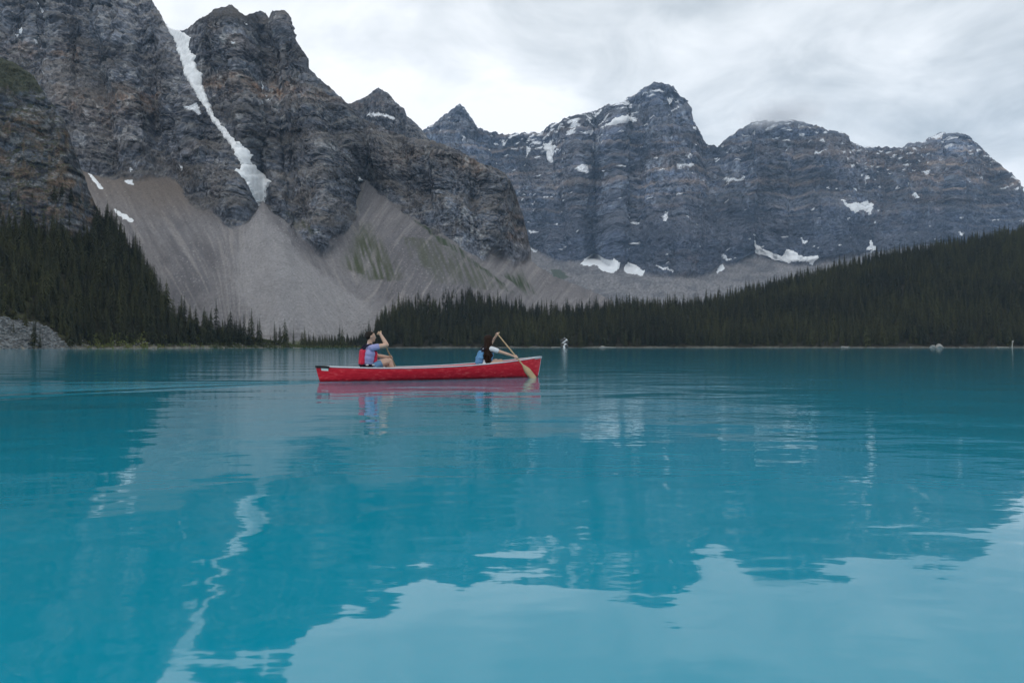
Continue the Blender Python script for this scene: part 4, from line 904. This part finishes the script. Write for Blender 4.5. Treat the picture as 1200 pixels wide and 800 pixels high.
blob('shirt', [('c',(0,-.07,.27),.125,(0,.07,.27),.125),('c',(0,-.075,.46),.122,(0,.075,.46),.122),('c',(-.01,-.055,.38),.120,(-.01,.055,.38),.120),('c',(.015,-.09,.55),.116,(.015,.09,.55),.116),('c',(.03,-.11,.665),.072,(.03,.11,.665),.072),('c',(.038,0,.71),.070,(.038,0,.72),.068)]
     +limb((SHn,.071),(tuple(Vector(SHn).lerp(Vector(ELn), .36)),.066))+limb((SHf,.071),(tuple(Vector(SHf).lerp(Vector(ELf), .36)),.066)), .008, m_lav, man, 5)
shorts = [('c',(0,-.07,.225),.125,(0,.07,.225),.125)]
for sd in (-1, 1): shorts += limb(((.01,sd*.09,.225),.103),((.21,sd*.118,.330),.094))
blob('shorts', shorts, .009, m_short1, man, 4)
vest = blob('life_vest', [('c',(-.125,-.085,.36),.050,(-.125,.085,.36),.050),('c',(-.125,-.085,.36),.050,(-.105,-.085,.60),.050),('c',(-.125,.085,.36),.050,(-.105,.085,.60),.050),('c',(-.105,-.085,.60),.050,(-.105,.085,.60),.050),('c',(-.12,0,.36),.052,(-.11,0,.60),.052),
     ('c',(.125,-.10,.34),.046,(.135,-.09,.57),.044),('c',(.125,.10,.34),.046,(.135,.09,.57),.044),('c',(.135,-.03,.34),.046,(.14,-.03,.57),.044),('c',(.135,.03,.34),.046,(.14,.03,.57),.044)], .009, m_pfd_r, man, 4)
blob('strap', ring((0,0,.325), .165, .198, .020)+ring((0,0,.285), .150, .190, .012), .007, m_strap, vest, 2)
for sd in (-1, 1): blob('strap', limb(((-.115,sd*.09,.62),.028),((-.06,sd*.105,.715),.022),((.03,sd*.11,.748),.020),((.11,sd*.10,.69),.022),((.145,sd*.09,.58),.028)), .007, m_strap, vest, 2)
for sx in (-.07, .06): bm_obj('buckle', ellipsoid((sx,-.213 if sx < 0 else -.205,.325),(.032,.012,.016)), m_buckle, vest)
paddle(loc, G1, L1, 2.45, .50, 'wooden paddle of the person at the stern, blade dipped on the far side', (.9,.2,.4))
# --- woman at the bow
loc = rot2(SW, 0, 0); wom = empty('person', loc, HEAD)
tag(wom, 'person with long dark hair in white tee and blue vest paddling at the bow', 'person', 'canoeists')
G2, L2 = Vector((.355,-.02,.985)), Vector((.665,-.335,.47)); ax2 = (L2-G2).normalized(); hc = (.155, 0, .838)
body = head_prims(hc, .95)+limb(((.12,0,.66),.050),((.14,0,.75),.045))+[('c',(0,-.08,.225),.108,(0,.08,.225),.108),('c',(.03,-.045,.37),.092,(.03,.045,.37),.092),('c',(.09,-.07,.53),.092,(.09,.07,.53),.092),('c',(.12,-.09,.64),.052,(.12,.09,.64),.052)]
SHn, ELn, WRn = (.135,-.165,.65), (.40,-.265,.555), (.615,-.315,.485); SHf, ELf, WRf = (.13,.165,.655), (.315,.27,.755), (.34,.03,.94)
for a, b, c in ((SHn, ELn, WRn), (SHf, ELf, WRf)): body += limb((a,.049),(tuple(Vector(a).lerp(Vector(b), .45)),.042),(b,.035))+limb((b,.035),(tuple(Vector(b).lerp(Vector(c), .3)),.035),(c,.024))
for sd in (-1, 1): body += limb(((.01,sd*.09,.215),.090),((.19,sd*.115,.30),.082),((.385,sd*.125,.365),.057))+limb(((.385,sd*.125,.365),.057),((.44,sd*.13,.22),.052),((.47,sd*.125,.02),.036),((.58,sd*.13,-.035),.033))
body += hand_on(G2, Vector((-.3,.6,.2)).cross(ax2), WRf)+hand_on(L2, ax2, WRn)
blob('body', body, .0075, m_skin, wom); face_bits(hc, wom, .95)
rh = random.Random(3); hair = [('e',(.128,0,.868),(.106,.094,.100)),('c',(.11,-.03,.85),.090,(.10,-.05,.70),.100),('c',(.10,-.05,.70),.100,(.075,-.085,.52),.098),('c',(.075,-.085,.52),.098,(.06,-.10,.34),.070)]
for k in range(44):
    a = rh.uniform(-2.9, 1.1); x0, y0 = .105+.075*math.cos(a), -.03+.085*math.sin(a); dx = rh.uniform(-.045,.045); dy = rh.uniform(-.045,.03); zl = rh.uniform(.26,.42)
    hair += limb(((x0,y0,.82),.016),((x0-.02+dx,y0-.03,.66),.016),((x0-.05-dx,y0-.055+dy,.50),.014),((x0-.06+dx,y0-.06+dy,zl),.007))
blob('hair', hair, .008, m_hair2, wom, 2)
blob('shirt', [('c',(0,-.08,.26),.115,(0,.08,.26),.115),('c',(.03,-.05,.37),.102,(.03,.05,.37),.102),('c',(.09,-.075,.53),.102,(.09,.075,.53),.102),('c',(.12,-.10,.64),.061,(.12,.10,.64),.061)]
     +limb((SHn,.060),(tuple(Vector(SHn).lerp(Vector(ELn), .42)),.058))+limb((SHf,.060),(tuple(Vector(SHf).lerp(Vector(ELf), .42)),.058)), .008, m_tee, wom, 5)
shorts = [('c',(0,-.08,.215),.116,(0,.08,.215),.116)]
for sd in (-1, 1): shorts += limb(((.01,sd*.09,.215),.099),((.10,sd*.105,.262),.094))
blob('shorts', shorts, .009, m_short2, wom, 4)
vest = blob('life_vest', [('c',(-.100,-.085,.35),.058,(-.055,-.060,.545),.052),('c',(-.100,.085,.35),.058,(-.055,.060,.545),.052),('c',(-.108,0,.34),.066,(-.062,0,.56),.060),('c',(-.085,-.09,.44),.060,(-.085,.09,.44),.060),
     ('c',(.135,-.085,.33),.040,(.195,-.08,.54),.040),('c',(.135,.085,.33),.040,(.195,.08,.54),.040),('c',(.145,0,.33),.040,(.20,0,.54),.040)], .009, m_pfd_b, wom, 4)
for sd in (-1, 1): blob('strap', limb(((-.06,sd*.08,.59),.024),((.03,sd*.095,.675),.018),((.12,sd*.10,.712),.017),((.175,sd*.09,.66),.018),((.20,sd*.08,.56),.024)), .007, m_strap, vest, 2)
blob('strap', ring((.02,0,.31), .165, .185, .014), .007, m_strap, vest, 2)
paddle(loc, G2, L2, 2.06, .48, 'pale wooden paddle of the person at the bow, blade touching the water', (.75,-.5,.5))

# ------------------------------------------------------------------ haze over the valley
def haze():
    bm = bmesh.new(); bmesh.ops.create_cube(bm, size=1); hi = 1750
    for v in bm.verts: v.co = Vector((v.co.x*9600, 600+v.co.y*9600, -4.5 if v.co.z < 0 else hi))
    m = bpy.data.materials.new('haze'); m.use_nodes = True; t = m.node_tree; t.nodes.clear(); o = N(t, 'ShaderNodeOutputMaterial'); pv = N(t, 'ShaderNodeVolumePrincipled')
    pv.inputs['Color'].default_value = (.50, .72, 1, 1); pv.inputs['Density'].default_value = 0.62e-4; pv.inputs['Anisotropy'].default_value = 0.0; t.links.new(pv.outputs[0], o.inputs['Volume'])
    tag(bm_obj('haze', bm, m, smooth=False), 'thin bluish haze filling the valley', 'haze', kind='stuff')
haze()

# ------------------------------------------------------------------ scrap of cloud clinging to a summit
def cap_cloud():
    k = CAP[1]/F; bm = bmesh.new(); bmesh.ops.create_icosphere(bm, subdivisions=3, radius=1)
    for v in bm.verts: v.co = Vector((v.co.x*62*k, v.co.y*60*k, v.co.z*19*k))
    m = bpy.data.materials.new('cloud'); m.use_nodes = True; t = m.node_tree; t.nodes.clear(); o = N(t, 'ShaderNodeOutputMaterial'); pv = N(t, 'ShaderNodeVolumePrincipled'); tc = N(t, 'ShaderNodeTexCoord')
    n = noise(t, tc.outputs['Object'], .012, 4, .6); mp = N(t, 'ShaderNodeMapping'); mp.inputs['Scale'].default_value = (1/(62*k), 1/(60*k), 1/(19*k)); t.links.new(tc.outputs['Object'], mp.inputs[0])
    ln = N(t, 'ShaderNodeVectorMath', operation='LENGTH'); t.links.new(mp.outputs[0], ln.inputs[0]); fall = mth(t, 'SUBTRACT', 1.0, ln.outputs['Value'])
    d = mth(t, 'MAXIMUM', mth(t, 'ADD', fall, mth(t, 'MULTIPLY', mth(t, 'SUBTRACT', n.outputs[0], .52), 1.5)), 0)
    t.links.new(mth(t, 'MULTIPLY', mth(t, 'MULTIPLY', d, mth(t, 'MAXIMUM', fall, 0)), .020), pv.inputs['Density']); pv.inputs['Color'].default_value = (.97, .98, 1, 1); t.links.new(pv.outputs[0], o.inputs['Volume'])
    ob = bm_obj('cloud', bm, m); ob.location = Vector(CAP)+Vector((-4*k, -22*k, 0*k)); tag(ob, 'scrap of grey cloud clinging to the summit right of the highest peak', 'cloud', kind='stuff')
cap_cloud()
